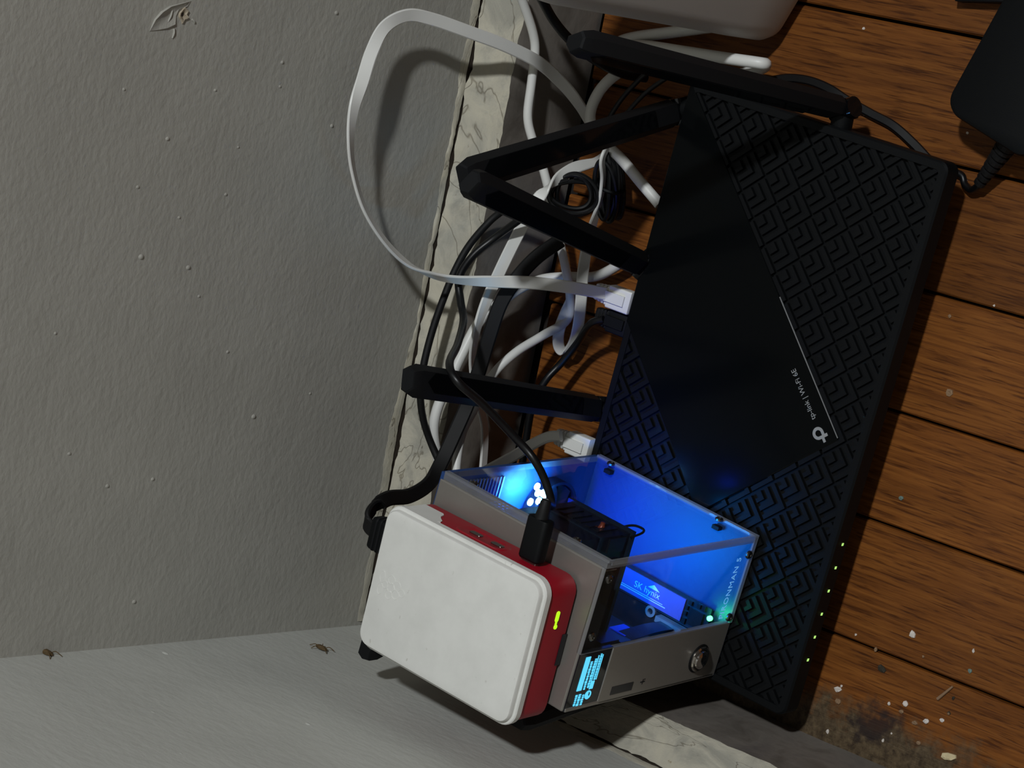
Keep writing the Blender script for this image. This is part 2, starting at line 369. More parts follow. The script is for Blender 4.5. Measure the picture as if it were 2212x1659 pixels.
# torn nail hole with a lifted flap of paint, upper part of the back wall
hc = at(396, 32, 'y', 0); n = 14
R = [(2.3 + .5 * math.sin(i * 2.1) + .45 * math.cos(i * 3.7)) for i in range(n)]
b = MB(); b.loft([[tuple(hc + np.array([math.cos(2 * math.pi * i / n) * R[i] * k * 1.15, -h, math.sin(2 * math.pi * i / n) * R[i] * k])) for i in range(n)] for k, h in ((1.15, -.05), (1, .75), (.75, .6), (.5, .08))])
b.build('torn_plaster', M['plast'], wall_back, smooth=50)
b = MB(); b.loft([[tuple(hc + np.array([.2 + math.cos(2 * math.pi * i / n) * 1.2 * k, -.12 - h, .9 + math.sin(2 * math.pi * i / n) * 1.0 * k])) for i in range(n)] for k, h in ((1., 0.), (.6, .1))]); b.build('nail_hole', M['dirt'], wall_back)
fp = [(323, 67), (333, 42), (347, 25), (366, 13), (398, 5), (412, 2), (404, 14), (386, 18), (379, 34), (376, 52), (360, 60), (342, 64)]
P = [at(x, y, 'y', 0) for x, y in fp]; cc = sum(P) / len(P); hh = [.2, 1.2, 1.7, 1.5, 1.0, .2, .3, .5, .4, .9, .7, .4]
b = MB(); b.loft([[tuple(q + np.array([0, .1, 0])) for q in P], [tuple(q + np.array([0, -h, 0])) for q, h in zip(P, hh)], [tuple(cc + (q - cc) * .82 + np.array([0, -h * .75, 0])) for q, h in zip(P, hh)], [tuple(cc + (q - cc) * .3 + np.array([0, -.15, 0])) for q in P]])
b.build('paint_flap', M['wall'], wall_back, smooth=60)
for x0, y0, x1, y1 in ((372, 22, 362, 48), (376, 62, 372, 82), (415, 42, 420, 50)):
    b = MB(); b.tube([at(x0, y0, 'y', -.15), at((x0 + x1) / 2 + 2, (y0 + y1) / 2, 'y', -.35), at(x1, y1, 'y', .1)], .5, 6, 3); b.build('paint_wrinkle', M['wall'], wall_back, smooth=True)

# ------------------------------------------------------------------ baseboards: caulk line, crack, sloping cream ledge, face
def board(name, along, a0, a1, step, wallpos, zc, out_, zo, zbot_out, seed):
    """along: 'x' (back wall, face towards -y) or 'y' (left wall, face towards +x)"""
    r = np.random.default_rng(seed); n = int((a1 - a0) / step) + 1; A = np.linspace(a0, a1, n)
    def sm(w, k):
        q = r.normal(size=n); ker = np.ones(k) / k; q = np.convolve(q, ker, 'same'); return w * q / (q.std() + 1e-9)
    j1, j2, j3, j4 = sm(1., 3), sm(.8, 5), sm(.7, 4), sm(1.2, 12)
    prof = lambda i: [(-1.5, zc - 4), (.2, zc - 3.5), (1.2 + .4 * j2[i], zc - .6 + .5 * j1[i]), (out_ * .45, zc - (zc - zo) * .4 + .45 * j3[i]), (out_ * .8, zc - (zc - zo) * .72 + .4 * j2[i]), (out_ + .35 * j1[i] * .6, zo + .5 * j3[i])]
    pos = lambda a, d, z: (a, wallpos - d, z) if along == 'x' else (wallpos + d, -a if False else a, z)
    m = MB(); P = [[pos(A[i], d, z) for d, z in prof(i)] for i in range(n)]
    k = len(P[0]); m.add([q for rr in P for q in rr], [(i * k + j, (i + 1) * k + j, (i + 1) * k + j + 1, i * k + j + 1) for i in range(n - 1) for j in range(k - 1)])
    led = m
    m2 = MB(); pr2 = lambda i: [(out_ + .35 * j1[i] * .6, zo + .5 * j3[i]), (out_ + .2 + .2 * j4[i], zo - 3), (out_ + .2 * j4[i], zo * .55), (zbot_out + .3 * j4[i], 6), (zbot_out, -2)]
    P = [[pos(A[i], d, z) for d, z in pr2(i)] for i in range(n)]; k = len(P[0])
    m2.add([q for rr in P for q in rr], [(i * k + j, (i + 1) * k + j, (i + 1) * k + j + 1, i * k + j + 1) for i in range(n - 1) for j in range(k - 1)])
    # solid core behind the face
    lo_, hi_ = (a0, a1)
    if along == 'x': m2.box(lo_, hi_, wallpos - min(out_, zbot_out) + 1.5, wallpos + 20, -2, zo - 3)
    else: m2.box(wallpos - 20, wallpos + min(out_, zbot_out) - 1.5, lo_, hi_, -2, zo - 3)
    face = m2.build(name, M['bface'], smooth=60); face['kind'] = 'structure'
    led.build('cream_ledge', M['ledge'], face, smooth=60)
    # flattened caulk bead on the wall just above the crack, ragged on both edges
    m = MB(); rings = []; wv = sm(1., 25); gp = sm(1., 7)
    for q in range(n):
        z0 = zc + .55 + .75 * max(gp[q], -.4) * .8; h = max(3.4 + .9 * j2[q] * .7 + .9 * wv[q], 1.2); t = .75 + .28 * j1[q] * .6
        rings.append([pos(A[q], -.6, z0), pos(A[q], max(t, .25), z0 + .15), pos(A[q], max(t, .25), z0 + h * .55), pos(A[q], .12, z0 + h), pos(A[q], -.6, z0 + h)])
    m.loft(rings); m.build('caulk_bead', M['ledge'], face, smooth=60)
    m = MB(); nn = [pos(a, d, z) for a in (a0, a1) for d, z in ((-.5, zc + 2.2), (.12, zc + 1.6), (.35, zc - 4))]
    m.add(nn, [(0, 1, 4, 3), (1, 2, 5, 4)]); m.build('open_crack', M['dirt'], face)
    return face
board('baseboard_back', 'x', -4, 1300, 2.6, 0, 74.5, 18, 60.5, 18.5, 3)
board('baseboard_left', 'y', -1300, -12, 2.6, -6, 82, 17, 62.5, 15.5, 5)
# ------------------------------------------------------------------ floor
fl = MB(); fl.box(-60, 1400, -1500, 30, -30, -9); floor = fl.build('floor', M['under']); floor['kind'] = 'structure'
seams = [4.6, 61.9, 121.8, 175.5, 234.5, 294.2, 353.6]
while seams[-1] < 1200: seams.append(seams[-1] + 58)
for i in range(len(seams) - 1):
    b = MB(); g = .75
    x0, x1 = seams[i] + g, seams[i + 1] - g
    if i == 0: x0 = -2
    y0, y1 = -1450, -21.5 - (i * 37 % 5) * .8
    b.loft([[(x0 + .8, y, -.0), (x0, y, -.9), (x0, y, -9), (x1, y, -9), (x1, y, -.9), (x1 - .8, y, 0)] for y in (y0, y1)])
    b.build('plank', M['wood'], floor)

# ------------------------------------------------------------------ router
RF = Frame((165.9815, -172.3365, 0), rotz(-0.070402303))
HW, HD, ZT = 136.25, 73.6, 36.15
router = thing('router', 'flat black wifi router with six antennas lying on the floorboards', 'router', RF.o)
b = MB(RF)
def rr(ins, z, r): return [(x, y, z) for x, y in rrect(-HW + ins, HW - ins, -HD + ins, HD - ins, r)]
b.loft([rr(16, 2.5, 8), rr(13, 9, 8), rr(4, 22, 6), rr(.6, 24.5, 5), rr(0, 25.5, 5), rr(0, 35.2, 5), rr(.9, 36.15, 4.5), rr(4.2, 36.15, 2), rr(4.4, 33.6, 2)])
b.build('body', M['blkm'], router, smooth=30)
for sx in (-1, 1):
    for sy in (-1, 1):
        b = MB(RF); b.cyl((sx * 105, sy * 48, 0), (sx * 105, sy * 48, 2.6), 8, 7, 14); b.build('rubber_foot', M['blk'], router)
# nested square relief, cells turned 45 degrees
bm = bmesh.new(); dg = 20.5; hs = dg / math.sqrt(2)
PA = np.array([135.6, 72.8]); PB = np.array([-0.8, -59.3]); PC = np.array([-62.3, 3.6]); PD = np.array([13.3, 75.9])
def in_panel(q):
    u = unit(PB - PA); nrm = np.array([u[1], -u[0]]);
    if nrm @ (PC - PA) < 0: nrm = -nrm
    d = (q - PA) @ nrm; L = (q - PB) @ -u
    return d > 9 and L > 12 and d < (PC - PA) @ nrm - 10
def prism(poly, z0, z1):
    lo_ = [bm.verts.new((x, y, z0)) for x, y in poly]; hi_ = [bm.verts.new((x, y, z1)) for x, y in poly]; n = len(poly)
    bm.faces.new(hi_)
    for i in range(n): bm.faces.new((lo_[i], lo_[(i + 1) % n], hi_[(i + 1) % n], hi_[i]))
e1 = np.array([1, -1]) / math.sqrt(2); e2 = np.array([-1, -1]) / math.sqrt(2)      # from the rear vertex along the two sides
for i in range(-24, 24):
    for j in range(-24, 24):
        tip = np.array([104.0, 18.4]) + i * np.array([-10.4, -10.25]) + j * np.array([-10.4, 10.25])
        rear = tip + np.array([0, dg])
        c = (tip + rear) / 2
        if abs(c[0]) > HW + 8 or abs(c[1]) > HD + 8 or in_panel(c): continue
        for s0, s1 in ((.80, .95), (.50, .65), (.22, .36)):
            q = lambda a, d: tuple(rear + e1 * hs * a + e2 * hs * d)
            f0 = .05
            prism([q(s1, f0), q(s1, s1), q(f0, s1), q(f0, s0), q(s0, s0), q(s0, f0)], 33.4, 35.7)
for co, no in (((HW - 4.3, 0, 0), (1, 0, 0)), ((-HW + 4.3, 0, 0), (-1, 0, 0)), ((0, HD - 4.3, 0), (0, 1, 0)), ((0, -HD + 4.3, 0), (0, -1, 0))):
    bmesh.ops.bisect_plane(bm, geom=bm.verts[:] + bm.edges[:] + bm.faces[:], dist=1e-4, plane_co=co, plane_no=no, clear_outer=True)
b = MB(RF); bm.verts.index_update(); b.add([tuple(v.co) for v in bm.verts], [tuple(v.index for v in f.verts) for f in bm.faces]); bm.free()
rel = b.build('vent_relief', M['blkm'], router); rel['kind'] = 'stuff'
# slanted gloss panel across the top
b = MB(RF); u = unit(PA - PB)
pts = [PA + np.array([.4, .6]), PB, PC, PD + np.array([0, -2.4])]
cen = sum(pts) / 4
b.loft([[(q[0], q[1], 33) for q in pts], [(q[0], q[1], 35.75) for q in pts], [tuple(np.append(q + .6 * unit(cen - q), 36.2)) for q in pts]])
b.build('gloss_panel', M['pan'], router)
b = MB(RF); q0, q1 = PB + u * 1, PB + u * 74; nn = np.array([-u[1], u[0]])
b.loft([[(q[0] + nn[0] * s, q[1] + nn[1] * s, z) for s, z in ((-.15, 35.2), (-.15, 35.8), (.35, 36.15), (.35, 35.2))] for q in (q0, q1)])
b.build('edge_highlight', M['edge_hl'], router)  # chamfer highlight drawn as a thin grey strip along the panel edge
# printed lettering and mark
lf = Frame(RF.p((4.6, -44.8, 36.24)), RF.A @ np.array([[u[0], -u[1], 0], [u[1], u[0], 0], [0, 0, 1]]))
text_mesh('printed_lettering', 'tp-link | Wi-Fi 6E', 3.75, lf, M['prnt'], router, .03, 1.0)
lm = Frame(RF.p((-1.5, -48.3, 36.24)), RF.A @ np.array([[u[0], -u[1], 0], [u[1], u[0], 0], [0, 0, 1]]))
b = MB(lm)
def arcband(r0, r1, a0, a1, cx=0, cy=0, n=18):
    P = [(cx + r1 * math.cos(math.radians(a0 + (a1 - a0) * i / n)), cy + r1 * math.sin(math.radians(a0 + (a1 - a0) * i / n))) for i in range(n + 1)]
    Q = [(cx + r0 * math.cos(math.radians(a0 + (a1 - a0) * i / n)), cy + r0 * math.sin(math.radians(a0 + (a1 - a0) * i / n))) for i in range(n + 1)]
    for i in range(n): b.loft([[(*P[i], z), (*P[i + 1], z), (*Q[i + 1], z), (*Q[i], z)] for z in (-.03, .05)])
arcband(1.55, 3.05, -90, 180)
b.box(-3.05, -1.55, -4.4, .02, -.03, .05); b.box(-5.2, -3.05, -2.2, -.8, -.03, .05); b.box(-1.55, 0, -3.05, -1.55, -.03, .05)
b.build('printed_mark', M['prnt'], router)
for i in range(6):
    x = -47.8 - i * 11.8; b = MB(RF); b.box(x - .65, x + .65, -HD - .25, -HD + .5, 29.0, 29.9 + .4); b.build('indicator_light', M['ledr'], router)
for x in (-95, -70, 5, 28, 55, 76):
    b = MB(RF); b.box(x - 7, x + 7, HD - 3.2, HD + .2, 26.2, 34.2); b.build('port', M['blkg'], router)
def antenna(base, tip, side, wd=15.5, th=9.5, hinge=None):
    """hexagonal bar from hinge to tip; side = direction the flat face looks"""
    base = np.array(base, float); tip = np.array(tip, float); d = unit(tip - base); L = np.linalg.norm(tip - base)
    side = unit(np.array(side, float) - d * (np.array(side) @ d)); wv = np.cross(d, side)
    Fm = Frame(base, np.stack([wv, side, d], 1)); b = MB(Fm)
    def ring(z, k): return [(x * k * wd / 2, y * k * th / 2, z) for x, y in ((1, -.1), (.62, 1), (-.62, 1), (-1, -.1), (-.75, -1), (.75, -1))]
    b.loft([ring(4, .72), ring(7, .9), ring(L - 5.5, 1.0), ring(L - .8, .80), ring(L, .68)])
    a = b.build('antenna', M['blk'], router, smooth=25)
    b = MB(Fm); b.loft([[(x, th / 2 + y, z) for x, z in ((-wd * .27, 24), (wd * .27, 24), (wd * .29, L - 14), (0, L - 9), (-wd * .29, L - 14))] for y in (-.4, .35)])
    b.build('gloss_inlay', M['blkg'], a)
    b = MB(Fm); b.cyl((-wd * .42, 0, 0), (wd * .42, 0, 0), 5, n=18); b.box(-wd * .25, wd * .25, -4, 4, -5, 6)
    b.build('hinge', M['blkg'], a, smooth=30)
    h = np.array(hinge if hinge is not None else base, float)
    if hinge is not None:
        b = MB(); b.cyl(base, h, 5.2, n=16); b.build('swivel', M['blkm'], a, smooth=30)
    return a
ry = RF.A @ np.array([0, -1., 0]); rx = RF.A @ np.array([1., 0, 0])
def rl(x, y, z): return RF.p((x, y, z))
antenna((291.3, -101.5, 30), (249.9, -97.5, 178.5), ry + .4 * rx, hinge=rl(124.5, HD - 4, 30))
antenna((213.1, -101.0, 33), at(1014, 394, 'y', -111), ry - .5 * rx, hinge=rl(51.0, HD - 4, 30))
antenna((136.3, -92.5, 31), (155.8, -93.8, 185.3), ry + .3 * rx, hinge=rl(-34.0, HD - 4, 30))
antenna((58, -82, 32), at(787, 1406, 'y', -78), ry - .3 * rx, hinge=rl(-111.0, HD - 4, 30))
antenna((309.5, -193, 31), (318.9, -154.8, 192.0), -rx + .5 * ry, hinge=rl(HW - 3, -10.5, 29))
antenna((22.5, -162, 27), at(1112, 1557, 'z', 149), -rx, th=8, hinge=rl(-HW + 3, 0.5, 27))

# ------------------------------------------------------------------ clear-sided mini computer on the router
BA = [[0.9942781847370112, 0.10682177379202074, -0.0194243682262768], [-0.10682177379202074, 0.9942781847370112, 0.0020783906460550843], [0.019535242955130126, 8.44698998622207e-06, 1.0]]
BF = Frame((104.45037, -201.752036, 37.7), BA)
Wd, Dp, Ht = 73.86, 102.12, 118.68
case = thing('mini_computer', 'silver mini computer with clear sides lit blue inside, standing on black router', 'computer', BF.p((-Wd / 2, Dp / 2, 0)))
def shell(name, x0, x1, y0, y1, z0, z1, mat=None, bev=None):
    b = MB(BF); b.box(x0, x1, y0, y1, z0, z1); o = b.build(name, mat or M['alu'], case)
    if bev:
        md = o.modifiers.new('bevel', 'BEVEL'); md.width = bev * S; md.segments = 3; md.limit_method = 'ANGLE'
    return o
shell('top_plate', -Wd, -3.2, 1.0, Dp, Ht - 2, Ht, bev=1.2)
shell('left_panel', -Wd, -Wd + 2, 0, Dp, 1.2, Ht - 1, bev=.6)
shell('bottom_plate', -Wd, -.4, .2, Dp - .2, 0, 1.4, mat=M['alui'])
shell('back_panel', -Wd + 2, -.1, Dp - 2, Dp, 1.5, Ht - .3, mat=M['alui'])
shell('front_panel', -Wd, -45.2, 0, 2, 0.2, 94.2, bev=.5)
fr_ = MB(BF); fr_.box(-Wd + .2, -44.6, .5, 2.6, 94.2, Ht - .8); fr_.build('screen_glass', M['oledg'], case)
def slab(name, x0, x1, y0, y1, z0, z1, axis):
    b = MB(BF); b.mi = 0
    v = [(x, y, z) for z in (z0, z1) for y in (y0, y1) for x in (x0, x1)]
    F = {'z-': (0, 2, 3, 1), 'z+': (4, 5, 7, 6), 'y-': (0, 1, 5, 4), 'y+': (2, 6, 7, 3), 'x-': (0, 4, 6, 2), 'x+': (1, 3, 7, 5)}
    base = len(b.v); b.v.extend(v)
    for k, f in F.items(): b.f.append(tuple(base + i for i in f)); b.m.append(0 if k[0] == axis else 1)
    return b.build(name, [M['acr'], M['acre']], case)
slab('clear_side_panel', -3, 0, 0, Dp - 2.2, 0.2, Ht, 'x')
slab('clear_front_panel', -45, -3.2, 0, 2.6, .2, Ht, 'y')
b = MB(BF); b.box(-.3, .9, -.6, Dp - 2.2, .0, 2.8); b.build('lower_rim', M['rim'], case)
b = MB(BF); b.box(-.3, .9, -.6, Dp - 2.2, Ht - 2.6, Ht + .1); b.build('upper_rim', M['rim'], case)
b = MB(BF); b.box(-45, -.3, -.6, .3, .0, 2.6); b.build('front_lower_rim', M['rim'], case)
b = MB(BF); b.box(-1.6, .9, -.6, .3, 2.8, Ht - 2.6); b.build('corner_rim', M['rim'], case)
# inner frame rail and perforated strip under the top plate, seen through the clear side
b = MB(BF); z0, z1, ya, yb = 100.5, 110, 46, 84
for k in range(4): zz = z0 + (z1 - z0) * k / 3; b.box(-6.4, -5.8, ya, yb, zz - .5, zz + .5)
nh = 15
for k in range(nh + 1): yy = ya + (yb - ya) * k / nh; b.box(-6.3, -5.9, yy - .45, yy + .45, z0, z1)
b.box(-6.4, -5.8, yb, Dp - 2, z1 - 4, z1 + 3); b.box(-6.4, -5.8, 3, ya, z1 - 4, z1 + 3); b.box(-6.4, -5.8, 3, Dp - 2, z1, Ht - 2)
b.build('perforated_rail', M['alu'], case)
shell('corner_post', -5.2, -3.2, 2.8, 5.0, 100, Ht - 2)
# button, card slot, small symbol
bo = np.array([-61.5, 0, 19.5])
b = MB(BF); b.lathe(bo, (0, -1, 0), [(0, 6.6), (1.2, 6.6), (1.8, 6.0), (1.8, 5.0), (1.4, 4.9), (2.6, 4.6), (3.2, 3.6), (3.5, 1.5), (3.5, .2)], 28); b.build('power_button', M['chrome'], case, smooth=30)
b = MB(BF); b.lathe(bo, (0, -1, 0), [(0, 7.4), (.4, 7.4), (.45, 6.7)], 28); b.build('button_gasket', M['blk'], case)
b = MB(BF); b.box(-70.2, -66.0, -.15, .6, 69.5, 86); b.build('card_slot', M['dirt'] if False else M['chip'], case)
b = MB(BF); b.box(-68.6, -65.8, -.06, .1, 61.6, 62.3); b.box(-67.6, -66.9, -.06, .1, 60.2, 63.8); b.box(-66.4, -65.8, -.06, .1, 60.3, 61.2); b.build('printed_symbol', M['chip'], case)
# little screen: bars, dashes and a gauge, no legible words in the photo
b = MB(BF); ys = (.2, .45)
def dash(x0, x1, z0, z1): b.box(x0, x1, ys[0], ys[1], z0, z1)
dash(-64.0, -47.2, 109.6, 113.0)
r_ = random.Random(4)
def dashes(x0, x1, z, h):
    x = x0
    while x < x1: l = r_.uniform(.5, 1.3); dash(x, min(x + l, x1), z, z + h * r_.uniform(.7, 1)); x += l + .35
dashes(-64, -50, 107.0, 1.5)
dashes(-63.5, -49, 104.3, 1.6); dash(-64.5, -47.5, 103.4, 103.7)
dash(-64.4, -60.5, 101.2, 103.0); dashes(-60, -47, 101.3, 1.3); dash(-60, -47.5, 100.3, 100.6)
dashes(-71.5, -66, 111.2, 1.3); dashes(-71.8, -66, 108.6, 1.6); dashes(-71.8, -66.5, 106, 1.7)
for k in range(16):
    a0, a1 = 2 * math.pi * k / 16, 2 * math.pi * (k + 1) / 16; cx, cz = -67.3, 103.2; ro, ri = 2.2, (0.2 if k < 10 else 1.5)
    b.loft([[(cx + q * math.cos(a), y, cz + q * math.sin(a)) for q, a in ((ro, a0), (ro, a1), (ri, a1), (ri, a0))] for y in ys])
b.build('screen_pixels', M['oled'], case)
tf = Frame(BF.p((-42.2, -.08, 9.0)), BF.A @ np.array([[1, 0, 0], [0, 0, -1], [0, 1, 0]]))
text_mesh('case_lettering', 'PIRONMAN 5', 5.0, tf, M['eng'], case, .03, 1.12)
# panel screws
def screw(o, d):
    b = MB(BF); b.lathe(o, d, [(-.3, 2.1), (.5, 2.1), (1.0, 1.6), (1.1, .9), (.6, .8), (.6, .1)], 14); b.build('screw', M['steel'], case, smooth=30)
for y, z in ((86, 113.6), (22.5, 113.6), (90, 3.6), (21, 3.6)): screw((0, y, z), (1, 0, 0))
for x, z in ((-8.5, 114.5), (-36.5, 114.5), (-9.0, 3.4), (-42, 3.4)): screw((x, 0, z), (0, -1, 0))
for y, z in ((86, 113.6), (22.5, 113.6), (90, 3.6), (21, 3.6)):
    b = MB(BF); b.box(-5.0, -3.1, y - 2.0, y + 2.0, z - 1.6, z + 1.6); b.build('panel_clip', M['blk'], case)
# inside: fan behind a finned back, tower cooler, boards, ssd, flex cable
b = MB(BF); yb = Dp - 2.2
for k in range(14): z = 74 + k * 2.4; b.box(-34, -5, yb - .9, yb, z, z + .9)
b.build('back_grille', M['hsink'], case)
fc = np.array([-26, yb - 1, 36.])
b = MB(BF); pr = [(0, 17.5), (6, 17.5), (6, 16), (0.5, 16)]
n = 36; b.loft([[tuple(fc + np.array([r * math.cos(2 * math.pi * i / n), -h, r * math.sin(2 * math.pi * i / n)])) for i in range(n)] for h, r in pr], False, False)
fan = b.build('fan', M['fpc'], case, smooth=30)
b = MB(BF); b.lathe(fc, (0, -1, 0), [(.5, 5.5), (5, 5.5), (5.4, 4.6), (5.4, .2)], 22); b.build('fan_hub', M['fpc'], fan, smooth=30)
for k in range(7):
    a = 2 * math.pi * k / 7; b = MB(BF); rings = []
    for t in range(6):
        r = 5.2 + 10.2 * t / 5; th = a + .09 * t; tw = .9 - .08 * t; P = []
        for s, y in ((-.28, 4.5), (0, 3.2), (.28, 1.6)): P.append((s, y))
        rings.append([tuple(fc + np.array([r * math.cos(th + s), -y - o, r * math.sin(th + s)])) for o in (0, .6) for s, y in (P if o == 0 else P[::-1])])
    b.loft(rings); b.build('fan_blade', M['fpc'], fan, smooth=30)
b = MB(BF)
for k in range(12): y = 66 + k * 2.3; b.box(-66, -38, y, y + .8, 40, 92)
b.box(-66, -38, 64, 94, 36, 40); b.build('tower_heatsink', M['hsink'], case)
shell('power_module', -70, -6.5, 4, 30, 104, Ht - 2.1, mat=M['blk'])
ck_ = shell('cooler_block', -62, -6, 31, 68, 60, 109, mat=M['fpc'])
b = MB(BF); b.box(-63.5, -4.8, 29.6, 70, 57.6, 60); b.box(-63, -5.4, 30, 69.5, 82, 83.4); b.build('carrier_board', M['pcb'], ck_)
b = MB(BF)
for k in range(6): b.box(-5.9, -5.2, 36 + k * 5.2, 39 + k * 5.2, 64, 79)
for k in range(5): b.box(-58 + k * 11, -51 + k * 11, 29.9, 31.1, 64, 76)
b.build('surface_socket', M['chip'], ck_)
b = MB(BF); b.tube([(-12, 40, 62), (-6.5, 38, 58), (-4.4, 35, 53), (-4.2, 30, 52), (-4.6, 27.5, 56), (-7, 29, 62)], .6, 8); b.build('wire_lead', M['cblk'], ck_, smooth=True)
shell('side_board', -71.6, -57.2, 3, 98, 2.2, 4.4, mat=M['chip'])
shell('main_board', -69, -67.4, 8, 92, 12, 100, mat=M['pcb'])
b = MB(BF)
for (y, z, sy, sz, d) in ((20, 60, 16, 14, 12), (42, 60, 16, 14, 12), (62, 58, 14, 14, 10), (30, 30, 12, 12, 3), (60, 26, 10, 16, 3), (82, 40, 8, 20, 6)): b.box(-67.4, -67.4 + d, y, y + sy, z, z + sz)
b.build('port_block', M['chip'], case)
ssd = shell('ssd_board', -56.5, -42.0, 9, 86, 4.2, 5.2, mat=M['pcb'])
b = MB(BF); b.box(-55.2, -43.6, 24, 84, 5.2, 6.0); lb = b.build('ssd_label', M['slab'], ssd)
text_mesh('label_print', 'SK hynix', 4.6, Frame(BF.p((-50.6, 55, 6.05)), BF.A @ np.array([[0, 1., 0], [-1, 0, 0], [0, 0, 1]])), M['sprint'], ssd, .03, 1.0)
b = MB(BF); b.loft([[(-47.2, 47, z), (-47.2, 39.5, z), (-44.9, 43.6, z)] for z in (6.0, 6.07)]); b.build('label_mark', M['sprint'], ssd)
b = MB(BF); b.box(-53.2, -52.8, 34, 70, 6, 6.06); b.box(-52.2, -51.9, 36, 66, 6, 6.06); b.build('label_rule', M['sprint'], ssd)
b = MB(BF)
for (x, y, a, c) in ((-54, 12, 8, 8), (-44.5, 12, 2.5, 2), (-44.5, 15, 2, 2), (-55.5, 21, 3, 2), (-51, 21.5, 2, 1.5), (-48, 21.5, 2, 1.5), (-45, 20, 2, 2)): b.box(x, x + a, y, y + c, 5.2, 6.4)
b.build('ssd_chip', M['chip'], ssd)
b = MB(BF); b.box(-60.5, -57.5, 20, 36, 3, 9); b.build('ribbon_connector', M['alup'], case)
b = MB(BF); b.ribbon([BF.inv(BF.p(q)) for q in ((-59, 28, 9), (-60, 30, 20), (-63, 33, 30), (-66, 36, 36))], [(0, 1, 0)] * 4, 9, .4); b.build('flex_cable', M['fpc'], case)
b = MB(BF); b.lathe((-46.3, 8.3, 5.2), (0, 0, 1), [(0, 1.3), (1.6, 1.3), (2.2, .8), (2.3, .1)], 12); b.build('status_led', M['ledg'], case, smooth=30)
b = MB(BF); b.lathe((-12.5, 40, 71), (1, 0, 0), [(0, 2.5), (5, 2.6), (6.5, 2.0), (8, 1.2), (9.2, 1.1), (9.4, .2)], 18); b.build('capacitor', M['cop'], case, smooth=30)
b = MB(BF); b.box(-69, -64, 34, 44, 22, 34); b.build('blue_socket', M['blu'], case)
for x, y in ((-58.5, 42), (-61, 12)):
    b = MB(BF); b.lathe((x, y, 1.4), (0, 0, 1), [(0, 3), (4, 3), (4, 1.6), (1.5, 1.5), (1.5, .1)], 16); b.build('standoff', M['alup'], case, smooth=30)
# light given off inside: rgb leds
for k, q in enumerate(((-12, 92, 55), (-16.5, 92, 52.5), (-14, 93, 47.5), (-19.5, 93, 47), (-9, 92, 49), (-12.5, 92, 51), (-8.5, 92, 57), (-22, 93, 60), (-17, 93, 57.5))):
    b = MB(BF); b.lathe(q, (0, -1, 0), [(0, 1.9), (.8, 1.9), (1.2, 1.0), (1.25, .1)], 12); b.build('rgb_led', M['ledw'], case, smooth=30)
def inner(name, q, col, e, sx=.012, sy=.03, d=(0, 0, -1), shape='RECTANGLE'):
    l = bpy.data.lights.new(name, 'AREA'); l.color = col; l.energy = e; l.shape = shape; l.size = sx; l.size_y = sy; l.spread = math.radians(125)
    o = bpy.data.objects.new(name, l); COL.objects.link(o); o.parent = case; o.matrix_parent_inverse = wmat(case).inverted()
    dz = -unit(np.array(BA) @ np.array(d, float)); ax = unit(np.cross((0, 1, 0), dz)) if abs(dz[1]) < .9 else np.array([1., 0, 0]); ay = np.cross(dz, ax); p_ = BF.p(q) * S
    m_ = Matrix([[ax[i], ay[i], dz[i], p_[i]] for i in range(3)] + [[0, 0, 0, 1]]); o.matrix_basis = m_
inner('rgb_light', (-26, 76, 97), (.0, .04, 1), .07, .03, .016)
inner('rgb_light', (-24, 46, 56.5), (.0, .28, 1), .065, .03, .026)
inner('rgb_light', (-13, 88, 56), (.06, .5, 1), .07, .012, .02, (0, 1, -.1))
inner('status_light', (-45, 8.2, 12), (.05, 1, .15), .002, .003, .003, (.3, -.6, -1))
# ------------------------------------------------------------------ single-board computer in red and white case on top
PF = Frame(BF.p(BF.inv((59.4345, -139.3679, 0)) * np.array([1, 1, 0]) + np.array([0, 0, Ht])), np.array(BA) @ rotz(0.03416))
q = PF.inv(np.array([59.4345, -139.3679, 181.8])); PF.o = PF.p((q[0], q[1], 0))
pi = thing('small_board_computer', 'small red computer case with a plain white lid on top of clear-sided computer', 'computer', PF.o)
b = MB(PF); lx, ly = 35.2, 48.6
b.rbox(-lx + .8, lx - .8, -ly + .8, ly - .8, .8, 20.5, r=7.5, b=.3, bb=1.2)
b.build('red_base', M['red'], pi, smooth=30)
for sx in (-1, 1):
    for sy in (-1, 1):
        b = MB(PF); b.cyl((sx * 26, sy * 39, 0), (sx * 26, sy * 39, 1.0), 4, n=12); b.build('rubber_foot', M['blk'], pi)
b = MB(PF)
def ring(ins, z): return [(x, y, z) for x, y in rrect(-lx + ins, lx - ins, -ly + ins, ly - ins, 8 - ins, 7)]
b.loft([ring(.6, 19.8), ring(0, 20.4), ring(0, 23.6), ring(.5, 24.1), ring(1.6, 24.3), ring(1.7, 25.9), ring(2.2, 26.7), ring(3.2, 27.0)])
lid = b.build('white_lid', M['lidw'], pi, smooth=30)
# lid skirt over the back end of the right side, with an S edge
b = MB(PF); P = []
prof = [(48.0, 19.9), (23.5, 19.9), (22.2, 18.4), (22.8, 16.6), (25.5, 14.6), (27.5, 12.5), (28.3, 9.5), (30, 8), (48.0, 8)]
b.loft([[(x, y if abs(y) < 47 else y - 6.5, z) for y, z in prof] for x in (lx - 2.5, lx - .25)])
b.build('lid_skirt', M['lidw'], pi)
